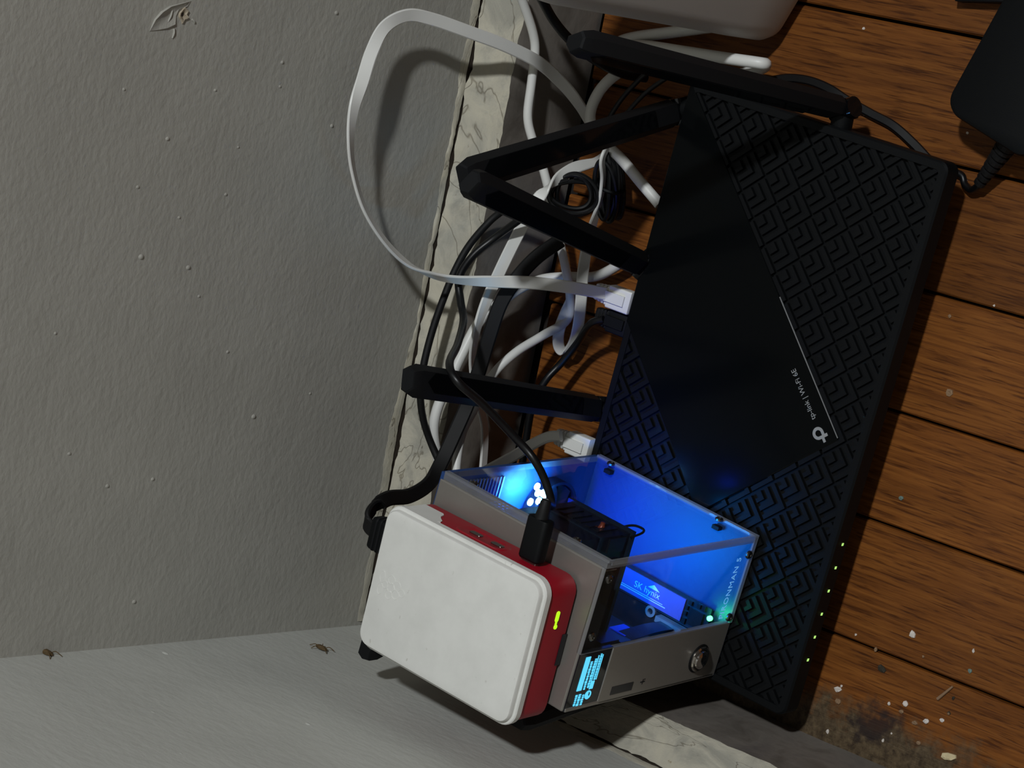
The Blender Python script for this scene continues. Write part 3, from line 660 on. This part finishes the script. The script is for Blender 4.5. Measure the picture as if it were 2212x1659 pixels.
# recess for the side ports and sockets inside
b = MB(PF); n = 22
def obl(y0, y1, z0, z1, x, k=1.): 
    return [(x, y, z) for y, z in [((y0 + y1) / 2 + (a - (y0 + y1) / 2) * k, (z0 + z1) / 2 + (c - (z0 + z1) / 2) * k) for a, c in rrect(y0, y1, z0, z1, 4, 5)]]
b.loft([obl(-12, 15.5, 6, 16.5, lx - .8, 1.06), obl(-12, 15.5, 6, 16.5, lx - .3, 1.0), obl(-12, 15.5, 6, 16.5, lx - .3, .92), obl(-12, 15.5, 6, 16.5, lx - .72, .82)], False, True)
b.build('port_surround', M['red'], pi, smooth=30)
for y in (6.5, -6.5):
    b = MB(PF); b.rbox(-3.5, 3.5, -1.6, 1.6, 0, .5, r=1.3, b=.1, A=[[0, 0, 1], [1, 0, 0], [0, 1, 0]], o=(lx - .8, y, 11)); b.build('video_port', M['steel'], pi)
# card notch under the front, power light
b = MB(PF); b.box(-7, 8, -ly + .4, -ly + 1.2, .8, 4); b.build('card_notch', M['chip'], pi)
b = MB(PF); b.rbox(-2.6, 2.6, -1.15, 1.15, 0, .5, r=1.1, b=.15, A=[[1, 0, 0], [0, 0, -1], [0, 1, 0]], o=(17.6, -ly + .85, 11.4)); b.rbox(-1.1, 1.1, -1.1, 1.1, 0, .5, r=1.05, b=.15, A=[[1, 0, 0], [0, 0, -1], [0, 1, 0]], o=(12.6, -ly + .85, 11.0)); b.rbox(-1.5, 1.5, -.6, .6, 0, .4, r=.5, b=.1, A=[[1, 0, 0], [0, 0, -1], [0, 1, 0]], o=(14.6, -ly + .85, 11.2)); b.build('power_light', M['ledy'], pi)
# faint raised berry emblem on the lid
b = MB(PF); ez = 27.02; ec = np.array([-1.5, 35.5])
def arcp(cx, cy, rx_, ry_, a0, a1, n=12): return [(ec[0] + cx + rx_ * math.cos(math.radians(a0 + (a1 - a0) * i / n)), ec[1] + cy + ry_ * math.sin(math.radians(a0 + (a1 - a0) * i / n)), ez) for i in range(n + 1)]
for cx, cy, r in ((0, -1, 2.3), (-3.6, -.6, 2.1), (3.6, -.6, 2.1), (-2.1, -4.5, 2.2), (2.1, -4.5, 2.2), (0, -8, 1.8), (0, 2.6, 1.7)): b.tube(arcp(cx, cy, r, r, 0, 352, 16), .13, 5, 1, smooth=False)
for s in (-1, 1): b.tube(arcp(s * 3.0, 5.2, 2.8, 1.6, 0, 352, 14), .13, 5, 1, smooth=False)
em = b.build('lid_emblem', M['lidw'], lid)

# ------------------------------------------------------------------ cables
def cable(name, label, P, r, mat, cat='cable', group=None, n=10, k=7):
    b = MB(); b.tube(P, r, n, k); return tag(b.build(name, mat, smooth=True), label, cat, group)
def flat(name, label, P, W, width, thick, mat):
    b = MB(); b.ribbon(P, W, width, thick); return tag(b.build(name, mat, smooth=40), label, 'cable')
Y = lambda x, y, v: at(x, y, 'y', v)
Zp = lambda x, y, v: at(x, y, 'z', v)
def cw(a, b, c=0): return CR * a + CD * b + CF * c

# long white flat network cable looping up the wall
loopP = [(1318, 636, -88), (1240, 622, -77), (1150, 611, -62), (1060, 608, -48), (985, 604, -37), (935, 594, -31), (880, 569, -27), (830, 520, -24), (787, 450, -21), (763, 370, -19), (757, 300, -19), (764, 235, -18),
         (783, 175, -17), (803, 112, -16), (832, 58, -15), (880, 33, -16), (935, 42, -19), (1010, 68, -24), (1090, 98, -29), (1165, 136, -33), (1218, 184, -35), (1254, 230, -36), (1284, 280, -38), (1310, 322, -42),
         (1290, 347, -46), (1235, 366, -47), (1180, 408, -46), (1145, 458, -44), (1112, 520, -42), (1078, 590, -40), (1047, 660, -38), (1028, 720, -36), (1020, 790, -30), (1030, 860, -29), (1046, 920, -29), (1044, 1000, -31), (1036, 1060, -36)]
loopW = [cw(0, 1), cw(0, 1), cw(0, 1, .1), cw(0, .8, .5), cw(0, .5, .9), cw(.2, .3, 1), cw(.25, -.1, 1), cw(.2, -.2, 1), cw(.2, -.15, 1), cw(.2, -.1, 1), cw(.35, 0, 1), cw(.7, .1, .8), cw(1, .15, .3), cw(1, .3, .2), cw(.8, .45, .6), cw(.25, 1, .8), cw(-.1, 1, .3), cw(-.3, 1, .1),
         cw(-.35, 1, 0), cw(-.4, 1, .2), cw(-.45, .7, .7), cw(-.5, .5, .9), cw(-.8, .3, .8), cw(-.6, -.3, 1), cw(0, -.5, 1), cw(.2, -.8, .5), cw(.7, -.6, .1), cw(.9, -.4, .1), cw(.95, -.3, .2), cw(.95, -.2, .2), cw(.8, -.1, .5), cw(.5, 0, .9), cw(.3, 0, 1), cw(.3, 0, 1), cw(.5, 0, .9), cw(.5, 0, .9), cw(.5, 0, .9)]
loopW = [-q if i >= 23 else q for i, q in enumerate(loopW)]
for i in range(1, len(loopW)):
    if loopW[i] @ loopW[i - 1] < 0: loopW[i] = -loopW[i]
wc = flat('network_cable', 'long white flat network cable arching up in a big loop against the grey wall', [Y(*q) for q in loopP], loopW, 6.3, 1.5, M['cwht'])
def rj45(parent, px, py, z, d, mat, boot):
    """plug body with latch and ribbed boot; d = direction it points"""
    o = Y(px, py, z); d = unit(np.array(d, float)); up = np.array([0, 0, 1.]); s = unit(np.cross(up, d)); up = np.cross(d, s)
    Fm = Frame(o, np.stack([s, up, d], 1)); b = MB(Fm)
    b.rbox(-5.8, 5.8, -3.4, 3.4, -1, 12, r=.9, b=.3); b.box(-2.6, 2.6, 3.2, 4.6, -2, 9)
    pl = b.build('plug', mat, parent, smooth=30)
    b = MB(Fm)
    for k in range(4): b.rbox(-4.9 + .25 * k, 4.9 - .25 * k, -3 + .15 * k, 3 - .15 * k, -2.2 - 2 * k, -.9 - 2 * k, r=1, b=.2)
    b.rbox(-4, 4, -2.3, 2.3, -9, -1, r=1, b=.2)
    b.build('strain_relief', boot, pl, smooth=30)
    return pl
pd = RF.A @ np.array([0, -1., 0])
rj45(wc, 1322, 640, -88, pd + np.array([0, 0, -.15]), M['plugw'], M['plugw'])

whr = cable('round_white_cable', 'white round cable running down from the top edge along the baseboard and behind the antennas',
      [Y(1118, -25, -26), Y(1130, 5, -26), Y(1150, 65, -26), Y(1156, 110, -26), Y(1148, 180, -26), Y(1140, 250, -27), Y(1150, 300, -30), Y(1172, 360, -36), Y(1192, 440, -42), Y(1205, 505, -46), Y(1220, 570, -48), Y(1231, 635, -48), Y(1226, 690, -47),
       Y(1172, 725, -45), Y(1112, 763, -42), Y(1062, 813, -38), Y(1022, 888, -36), Y(997, 940, -38), Y(986, 1005, -42), Y(985, 1065, -48)], 2.35, M['cwht'])
cable('short_white_cable', 'thick white cable bending out of the router rear beside the antennas', [Y(1425, 442, -96), Y(1385, 395, -84), Y(1345, 347, -70), Y(1312, 315, -60), Y(1282, 280, -52), Y(1276, 240, -48), Y(1300, 190, -50), Y(1345, 152, -55), Y(1410, 126, -62), Y(1470, 122, -70)], 2.9, M['cwht'])
cable('device_cable', 'white cable with a hairpin bend coming out from under the rounded white device', [Zp(1610, 52, 9), Zp(1540, 58, 8), Zp(1450, 70, 7), Zp(1375, 80, 5), Zp(1340, 90, 4), Zp(1345, 98, 4), Zp(1400, 100, 12), Zp(1480, 112, 22), Zp(1570, 126, 28), Zp(1640, 136, 26), Zp(1654, 140, 20), Zp(1640, 150, 12), Zp(1600, 160, 8)], 3.0, M['cwht'])
wp = flat('white_patch_cable', 'white flat network cable with ribbed plug at the router rear beside the blue-lit computer', [Y(1212, 942, -82), Y(1185, 944, -74), Y(1150, 960, -64), Y(1110, 985, -56), Y(1060, 1012, -50), Y(1020, 1035, -46)], [cw(.1, 1), cw(0, 1, -.2), cw(.3, 1), cw(.4, 1), cw(.4, 1), cw(.4, 1)], 5.6, 2.6, M['cwht'])
rj45(wp, 1235, 955, -84, pd + np.array([0, 0, -.1]), M['plugw'], M['plugw'])
cable('grey_white_cable', 'dull white cable lying low along the baseboard behind other cables', [Y(1350, 562, -76), Y(1315, 585, -66), Y(1280, 598, -53), Y(1225, 598, -41), Y(1165, 605, -31), Y(1105, 635, -30), Y(1040, 690, -28), Y(1000, 760, -27), Y(968, 830, -26), Y(944, 885, -25), Y(937, 935, -25), Y(948, 1000, -27), Y(965, 1060, -32)], 2.7, M['cwht'])
gp = [(1312, 318, -66), (1301, 345, -66), (1303, 385, -64), (1296, 435, -62), (1281, 483, -60), (1269, 525, -58), (1259, 590, -58), (1255, 650, -58), (1249, 705, -58), (1239, 742, -56), (1223, 761, -52), (1208, 750, -48), (1207, 718, -46), (1220, 680, -46), (1236, 645, -47), (1245, 615, -49)]
gw = [cw(.3, 0, 1)] * 4 + [cw(.6, .1, .8), cw(.8, .1, .5)] + [cw(1, .08, .2)] * 10
flat('white_flat_lead', 'white flat lead folded into a small loop beside the plug behind the router', [Y(*q) for q in gp], gw, 6.0, 1.6, M['cwht'])

cable('black_cable', 'thin black cable resting along the cream ledge and curving down behind the computer', [Y(1120, 425, -40), Y(1090, 452, -30), Y(1058, 478, -24), Y(1015, 528, -21), Y(985, 580, -20), Y(960, 640, -20), Y(936, 708, -20), Y(917, 780, -21), Y(908, 840, -22), Y(913, 900, -23), Y(930, 955, -26), Y(955, 1010, -34), Y(985, 1060, -44)], 1.9, M['cblkm'])
# power lead of the small computer
pb = PF.p((lx - .5, -26.5, 11.2)); pdx = PF.A @ np.array([1., 0, 0])
Pw = [Y(1150, 455, -56), Y(1115, 480, -48), Y(1070, 513, -38), Y(1022, 552, -32), Y(992, 600, -32), Y(995, 650, -38), Y(1001, 692, -48), Y(988, 745, -74), Y(971, 785, -100), Y(988, 824, -112), Y(1040, 870, -118), Y(1100, 932, -126), Y(1148, 985, -136), Y(1176, 1035, -148), Y(1192, 1090, -160)]
end = pb + pdx * 26
b = MB(); b.tube(Pw + [end + pdx * 2], 1.95, 10, 7); pc = tag(b.build('power_cable', M['cblk'], smooth=True), 'black power cable crossing over an antenna into the side of the red case', 'cable')
Fm = Frame(pb, np.stack([PF.A @ np.array([0, 1., 0]), PF.A @ np.array([0, 0, 1.]), pdx], 1))
b = MB(Fm); b.rbox(-6.0, 6.0, -3.6, 3.6, 1, 21, r=2.4, b=1.0); pl = b.build('plug', M['blkm'], pc, smooth=30)
b = MB(Fm); b.lathe((0, 0, 20.5), (0, 0, 1), [(0, 3.4), (3, 3.0), (8, 2.4), (9, 1.9)], 14); b.build('strain_relief', M['cblkm'], pl, smooth=30)
b = MB(Fm); b.rbox(-4.2, 4.2, -1.3, 1.3, -4, 1.2, r=1.2, b=.1); b.build('connector', M['steel'], pl)
# flat black usb cable at the rear of the small computer
ub = PF.p((13.5, ly - .5, 13.5)); udy = PF.A @ np.array([0, 1., 0]); ux = PF.A @ np.array([1., 0, 0]); uz = PF.A @ np.array([0, 0, 1.])
Fu = Frame(ub, np.stack([ux, uz, udy], 1))
bendP = [Fu.p((0, 0, 15)), Fu.p((1.5, -1, 21)), Fu.p((6, -6, 24.5)), Y(838, 1077, -62), Y(884, 1071, -52), Y(926, 1045, -46), Y(953, 1000, -42), Y(985, 930, -40), Y(1012, 868, -40), Y(1035, 800, -42), Y(1056, 730, -44), Y(1082, 655, -46), Y(1118, 600, -50), Y(1160, 555, -54), Y(1210, 520, -58)]
ww = [ux, ux, ux * .8 + uz * .3, cw(.1, 1, -.3), cw(.2, 1, .2), cw(.6, .8, .4), cw(1, .3, 0), cw(1, .3, 0), cw(1, .2, 0), cw(1, .2, 0), cw(1, .2, 0), cw(1, .3, 0), cw(1, .3, 0), cw(1, .5, 0), cw(1, .5, 0)]
ucab = flat('usb_cable', 'black flat cable bending from a ribbed plug behind the white-lidded case down to the floor', bendP, ww, 7.5, 2.6, M['cblkm'])
b = MB(Fu); b.rbox(-8, 8, -4, 4, 0, 15, r=2, b=1.6); upl = b.build('plug', M['blkm'], ucab, smooth=30)
b = MB(Fu)
for k in range(4): b.rbox(-8.25, 8.25, -4.25, 4.25, 3 + k * 2.6, 4.1 + k * 2.6, r=2, b=.2)
b.build('grip_rib', M['blk'], upl)
cable('thick_black_cable', 'black cable hanging from the top edge to behind the nearest right antenna tip', [Y(1152, -35, -46), Y(1172, 2, -46), Y(1192, 38, -46), Y(1218, 72, -48), Y(1252, 105, -50), Y(1300, 138, -54), Y(1350, 160, -58), Y(1395, 168, -62)], 2.5, M['cblk'])
cable('thin_black_lead', 'thin shiny black lead slanting across the bare floor gap nearest the wall', [Y(1405, 150, -78), Y(1375, 178, -70), Y(1342, 215, -62), Y(1312, 262, -55), Y(1296, 300, -52)], 1.3, M['cblk'])
cable('thin_black_wire', 'thin shiny black wire slanting across the bare floor next to the router corner', [Y(1470, 152, -98), Y(1430, 175, -88), Y(1390, 205, -79), Y(1350, 250, -70), Y(1325, 290, -64)], 1.2, M['cblk'])
# coiled spare cable
rc = random.Random(11); P = []
c0 = Y(1318, 405, -64); uvec = unit(Y(1318, 330, -64) - Y(1318, 480, -64)); vvec = unit(np.array([-.2, -.75, -.1]))
for i in range(150):
    t = i / 150 * 2 * math.pi * 7; k = i / 150
    ru = 16 + 2 * math.sin(t * .31) ; rv = 4.6 + 1.5 * math.sin(t * .53 + 1)
    P.append(c0 + uvec * ru * math.cos(t) + vvec * (rv * math.sin(t)) + np.cross(uvec, vvec) * (3.4 * math.sin(t * .37 + .5)) + np.array([0, 0, 4 * math.sin(t * .21)]))
coil = cable('coiled_cable', 'bundle of glossy black spare cable coiled up behind the router', P, 1.25, M['cblk'], k=3, n=8)
P = []
c1 = Y(1240, 420, -52)
for i in range(90):
    t = i / 90 * 2 * math.pi * 4
    P.append(c1 + uvec * (9 + 2.2 * math.sin(t * .4)) * math.cos(t) + unit(CR) * (11 + 2.5 * math.sin(t * .63)) * math.sin(t) + CF * (3 * math.sin(t * .5)))
cable('looped_cable', 'loose black loops of thin cable between the two crossing antennas and the baseboard', P, 1.2, M['cblk'], k=3, n=8)
tl = MB(); tc = c0 + uvec * 1; tl.tube([tc + np.cross(uvec, vvec) * 6.5 * math.cos(a) + vvec * 7.5 * math.sin(a) for a in np.linspace(0, 2 * math.pi, 16)], 1.0, 6, 2); tl.build('cable_tie', M['blkm'], coil, smooth=True)
# black network plug next to the white one
bl = cable('black_patch_cable', 'black network cable in the router rear just left of the white plug', [Y(1305, 690, -86), Y(1275, 700, -78), Y(1248, 740, -66), Y(1212, 785, -58), Y(1180, 820, -54), Y(1152, 870, -50), Y(1138, 940, -48), Y(1128, 1005, -48), Y(1120, 1050, -48)], 2.0, M['cblk'])
rj45(bl, 1322, 692, -88, pd + np.array([0, 0, -.12]), M['blkm'], M['blk'])
flat('flat_black_cable', 'black twin lead snaking over bare floorboards right of the router', [Zp(1660, 175, 3), Zp(1705, 169, 2), Zp(1750, 175, 1.6), Zp(1792, 192, 1.6), Zp(1830, 217, 1.6), Zp(1880, 245, 1.6), Zp(1930, 272, 1.6), Zp(1975, 312, 1.8), Zp(2010, 350, 2.5)], [cw(-.2, 1)] * 4 + [cw(-.5, .8)] * 5, 4.4, 2.2, M['cblk'])

# ------------------------------------------------------------------ white rounded device, power adapter
q = Zp(1642, 56, 14)
wf = Frame((q[0] - 11, q[1] - 6, 0), rotz(math.radians(-22)))
dv = thing('white_device', 'rounded white plastic device standing upright on the floorboards at the top edge', 'device', wf.p((75, 30, 0)))
b = MB(wf)
def wr(ins, z): return [(x, y, z) for x, y in rrect(0 + ins, 150 - ins, 0 + ins, 62 - ins, 12 - ins * .4, 8)]
b.loft([wr(13, 1.5), wr(7.5, 2.6), wr(4, 5), wr(1.6, 9), wr(.3, 15), wr(0, 40), wr(0, 176), wr(.4, 182), wr(1.4, 186), wr(3, 188.6), wr(6, 190)])
b.build('housing', M['dev'], dv, smooth=50)
for x, y in ((25, 20), (125, 20), (25, 44), (125, 44)):
    b = MB(wf); b.cyl((x, y, 0), (x, y, 1.7), 6, n=14); b.build('foot_pad', M['blk'], dv)
af0, af1, af2 = Zp(2185, 0, 30), Zp(2068, 212, 30), Zp(2165, 322, 30)
ang = math.atan2(af0[1] - af1[1], af0[0] - af1[0]); AF = Frame((af1[0], af1[1], 0), rotz(ang))
l2 = AF.inv(np.array([af2[0], af2[1], 0])); print('adapter', ang, l2)
ad = thing('power_adapter', 'black brick power adapter with ribbed cable collar on the floorboards', 'adapter', AF.p((50, -20, 0)))
b = MB(AF); b.rbox(-7.5, 115, -46, 4.2, .4, 31, r=9, b=2.6, bb=2, n=7); b.build('housing', M['blkm'], ad, smooth=40)
b = MB(AF); b.box(-7.75, -7.3, -34, -8, 14, 17); b.build('sheen_line', simple('blue_sheen', srgb(22, 34, 66), .3), ad)  # bluish sheen painted as a thin strip on the housing end
cs, ce = Zp(2172, 318, 16), Zp(2112, 402, 8)
dd = unit(ce - cs); b = MB(); prof = [(-4, 4.6), (0, 4.6)]
Lr = np.linalg.norm(ce - cs)
for k in range(7): h = Lr * k / 7; r0 = 4.8 - .33 * k; prof += [(h, r0 - .9), (h + .3, r0), (h + Lr / 7 * .6, r0), (h + Lr / 7 * .62, r0 - .9)]
b.lathe(cs, dd, prof, 14); b.build('strain_relief', M['cblkm'], ad, smooth=25)
b = MB(); b.tube([ce - dd * 3, ce, Zp(2098, 410, 5), Zp(2084, 398, 3), Zp(2078, 380, 2.5), Zp(2060, 372, 2.5), Zp(2030, 372, 3)], 1.7, 10, 6); b.build('lead', M['cblk'], ad, smooth=True)
q0, q1 = Zp(2062, 2, 8), Zp(2215, 6, 8)
b = MB(); d_ = unit(q1 - q0); nv = np.array([-d_[1], d_[0], 0]); nv = nv if nv[0] > 0 else -nv
b.loft([[tuple(q + nv * a + np.array([0, 0, c])) for a, c in ((0, -7.6), (0, -.5), (.6, 0), (24, 0), (24, -7.6))] for q in (q0, q1 + d_ * 60)])
tag(b.build('black_strip', M['blk'], recenter=True), 'dark flat bar just entering at the top right corner edge', 'bar')
q = Zp(2190, 16, 1); b = MB(); b.loft([[tuple(q + np.array(v) + np.array([0, 0, z])) for v in ((3.4, 5.5, 0), (4.5, -4, 0), (-3.2, -4.2, 0), (-.5, .5, 0))] for z in (-1, -.4)])
tag(b.build('paper_scrap', M['chipw'], recenter=True), 'torn white paper scrap beside the black power adapter', 'scrap')

# ------------------------------------------------------------------ debris
def chip(px, py, w, l, h, mat, name, label, cat, group=None, seed=0, ang=0):
    r = random.Random(seed * 31 + int(px)); q = Zp(px, py, 0); n = 7; c, s = math.cos(ang), math.sin(ang)
    P = [(math.cos(2 * math.pi * i / n) * r.uniform(.65, 1.1) * w / 2, math.sin(2 * math.pi * i / n) * r.uniform(.65, 1.1) * l / 2) for i in range(n)]
    P = [(x * c - y * s, x * s + y * c) for x, y in P]; H = [h * .6 * r.uniform(.5, 1.2) for _ in P]
    b = MB(); b.loft([[tuple(q + np.array([x, y, .05])) for x, y in P], [tuple(q + np.array([x * .95, y * .95, hh])) for (x, y), hh in zip(P, H)], [tuple(q + np.array([x * .5, y * .5, hh * 1.25])) for (x, y), hh in zip(P, H)]])
    return tag(b.build(name, mat, recenter=True), label, cat, group)
for i, (px, py, w_, l_, lb) in enumerate((
    (1849, 1371, 1.6, 1.6, 'tiny white paint chip just outside the router shadow above the dark flake'),
    (1818, 1482, 1.8, 1.6, 'tiny pale paint chip touching the pointed white flake by the router'),
    (2103, 1406, 2.4, 1.4, 'small curled white paint chip on the board right of the square flake'),
    (2035, 1555, 2.4, 2.6, 'small pale paint chip right of the upright cream flake'),
    (1908, 1600, 2.2, 1.5, 'small pale paint chip beside the black floor stain, toward the wall'),
    (1788, 1580, 2.6, 2.0, 'white paint chip under the front corner of the router'),
    (1921, 1520, 2.0, 1.6, 'tiny pale paint chip just left of the bright blocky flake'),
    (2148, 660, 1.3, 1.3, 'tiny white speck of paint alone on the floor right of the router middle'),
    (1866, 62, 1.6, 2.2, 'tiny white paint speck on the sunlit board near the white device'),
    (2090, 287, 1.4, 1.4, 'tiny white paint speck beside the corner of the black power adapter'),
    (1867, 248, 1.4, 1.2, 'tiny white paint speck beside the black twin lead'),
    (1926, 1584, 1.2, 1.2, 'tiny white speck of paint on the black floor stain'))):
    chip(px, py, w_, l_, .7, M['chipw'], 'paint_chip', lb.replace('sunlit', 'lit'), 'paint chip', 'paint chips on the floorboards', i)
for i, (px, py, w_, l_, lb) in enumerate((
    (1892, 1403, 2.4, 1.8, 'small tan crumb on the plank seam beside the dark flake'),
    (1812, 1515, 3.0, 4.0, 'long tan crumb below the pointed white flake at the router edge'),
    (1948, 1537, 2.6, 2.6, 'round tan crumb just under the bright blocky paint flake'),
    (1995, 1418, 1.4, 1.4, 'tiny tan crumb between the square flake and the splinter'),
    (1976, 1561, 2.4, 3.4, 'tan crumb left of the upright cream flake'),
    (1985, 1605, 2.4, 3.0, 'tan crumb in the grime below the upright cream flake'),
    (2052, 683, 2.0, 1.8, 'tan crumb on the floor beside the router shadow, upper of two'),
    (2051, 848, 4.6, 4.4, 'largest tan crumb, on the floor beside the middle of the router front'),
    (2050, 1542, 1.6, 1.6, 'tiny tan crumb near the small pale chip by the dark crumb'))):
    chip(px, py, w_, l_, 1.2, M['chipt'], 'crumb', lb, 'crumb', 'tan crumbs on the floorboards', i)
chip(1972, 1370, 4.4, 3.6, 1.2, M['chipw'], 'paint_flake', 'larger square white paint flake lying alone on a middle floorboard', 'paint flake', None, 3, .5)
chip(1810, 1489, 3.2, 4.6, 1.2, M['chipw'], 'paint_flake', 'white pointed paint flake beside the shadowed front edge of the router', 'paint flake', None, 5, .3)
chip(1957, 1520, 3.6, 3.2, 1.4, M['chipw'], 'paint_flake', 'bright white blocky paint flake among brown crumbs', 'paint flake', None, 6, 1)
chip(2002, 1558, 3.2, 4.0, 1.2, M['chipw'], 'paint_flake', 'cream white upright paint flake near the dark floor stain', 'paint flake', None, 8, .8)
chip(2048, 1634, 5, 10, 1.6, M['chipy'], 'paint_flake', 'large yellowed paint flake at the bottom edge near left wall', 'paint flake', None, 9, .25)
chip(2085, 392, 3.0, 2.6, 1.2, M['chipw'], 'paint_flake', 'white paint flake beside the router corner and the adapter lead', 'paint flake', None, 2, 0)
chip(1906, 1445, 4.0, 6.2, 1.0, M['leaf'], 'dark_flake', 'dark blackish flake lying on the orange floorboard in front of the router', 'debris', None, 4, -.5)
chip(1947, 1075, 2.6, 2.6, 1.2, M['chipg'], 'grey_speck', 'grey green speck on the floorboard at the edge of the router shadow', 'speck', None, 4, 0)
chip(2095, 1449, 2.6, 2.6, 1, M['chipg'], 'grey_speck', 'grey green speck on the board by the lower right edge', 'speck', None, 6, 0)
q0, q1 = Zp(2025, 1510, .8), Zp(2058, 1483, .8); b = MB(); b.cyl(q0, q1, .8, .5, 7); tag(b.build('splinter', M['chipt'], recenter=True), 'thin straight wood splinter lying slantwise on the floorboard', 'splinter')
chip(2050, 1540, 2.2, 2.2, 1, M['leaf'], 'dark_crumb', 'dark brown crumb near the slanting splinter', 'debris', None, 7, 0)
chip(2060, 1508, 2.4, 1.8, 1, M['leaf'], 'dark_crumb', 'brown black crumb under the tip end of the splinter', 'debris', None, 1, 0)
# husks stuck on the left wall by the corner
for px, py, k, lb in ((695, 1402, 1.0, 'small brown dried husk with thin legs on the grey wall near the white lid'), (100, 1412, 1.15, 'small brown dried husk stuck in the wall corner at far left')):
    q = at(px, py, 'x', -2); q = at(px, py, 'x', xl(q[2]) + .5); b = MB(); n = 9
    b.loft([[tuple(q + k * np.array([h, math.cos(2 * math.pi * i / n) * r * 1.7, math.sin(2 * math.pi * i / n) * r * .9 + h * .5])) for i in range(n)] for r, h in ((1.2, 0), (2.3, .5), (2.0, 1.5), (.9, 2.2))])
    for a in (.4, 1.2, 2.6, 3.9, 5.3): b.tube([q + k * np.array([.8, 2 * math.cos(a), 1.6 * math.sin(a)]), q + k * np.array([1.6, 4 * math.cos(a), 3.2 * math.sin(a)]), q + k * np.array([.2, 7 * math.cos(a), 5.5 * math.sin(a)])], .22, 5, 3)
    tag(b.build('dried_husk', M['bug'], recenter=True), lb, 'husk')
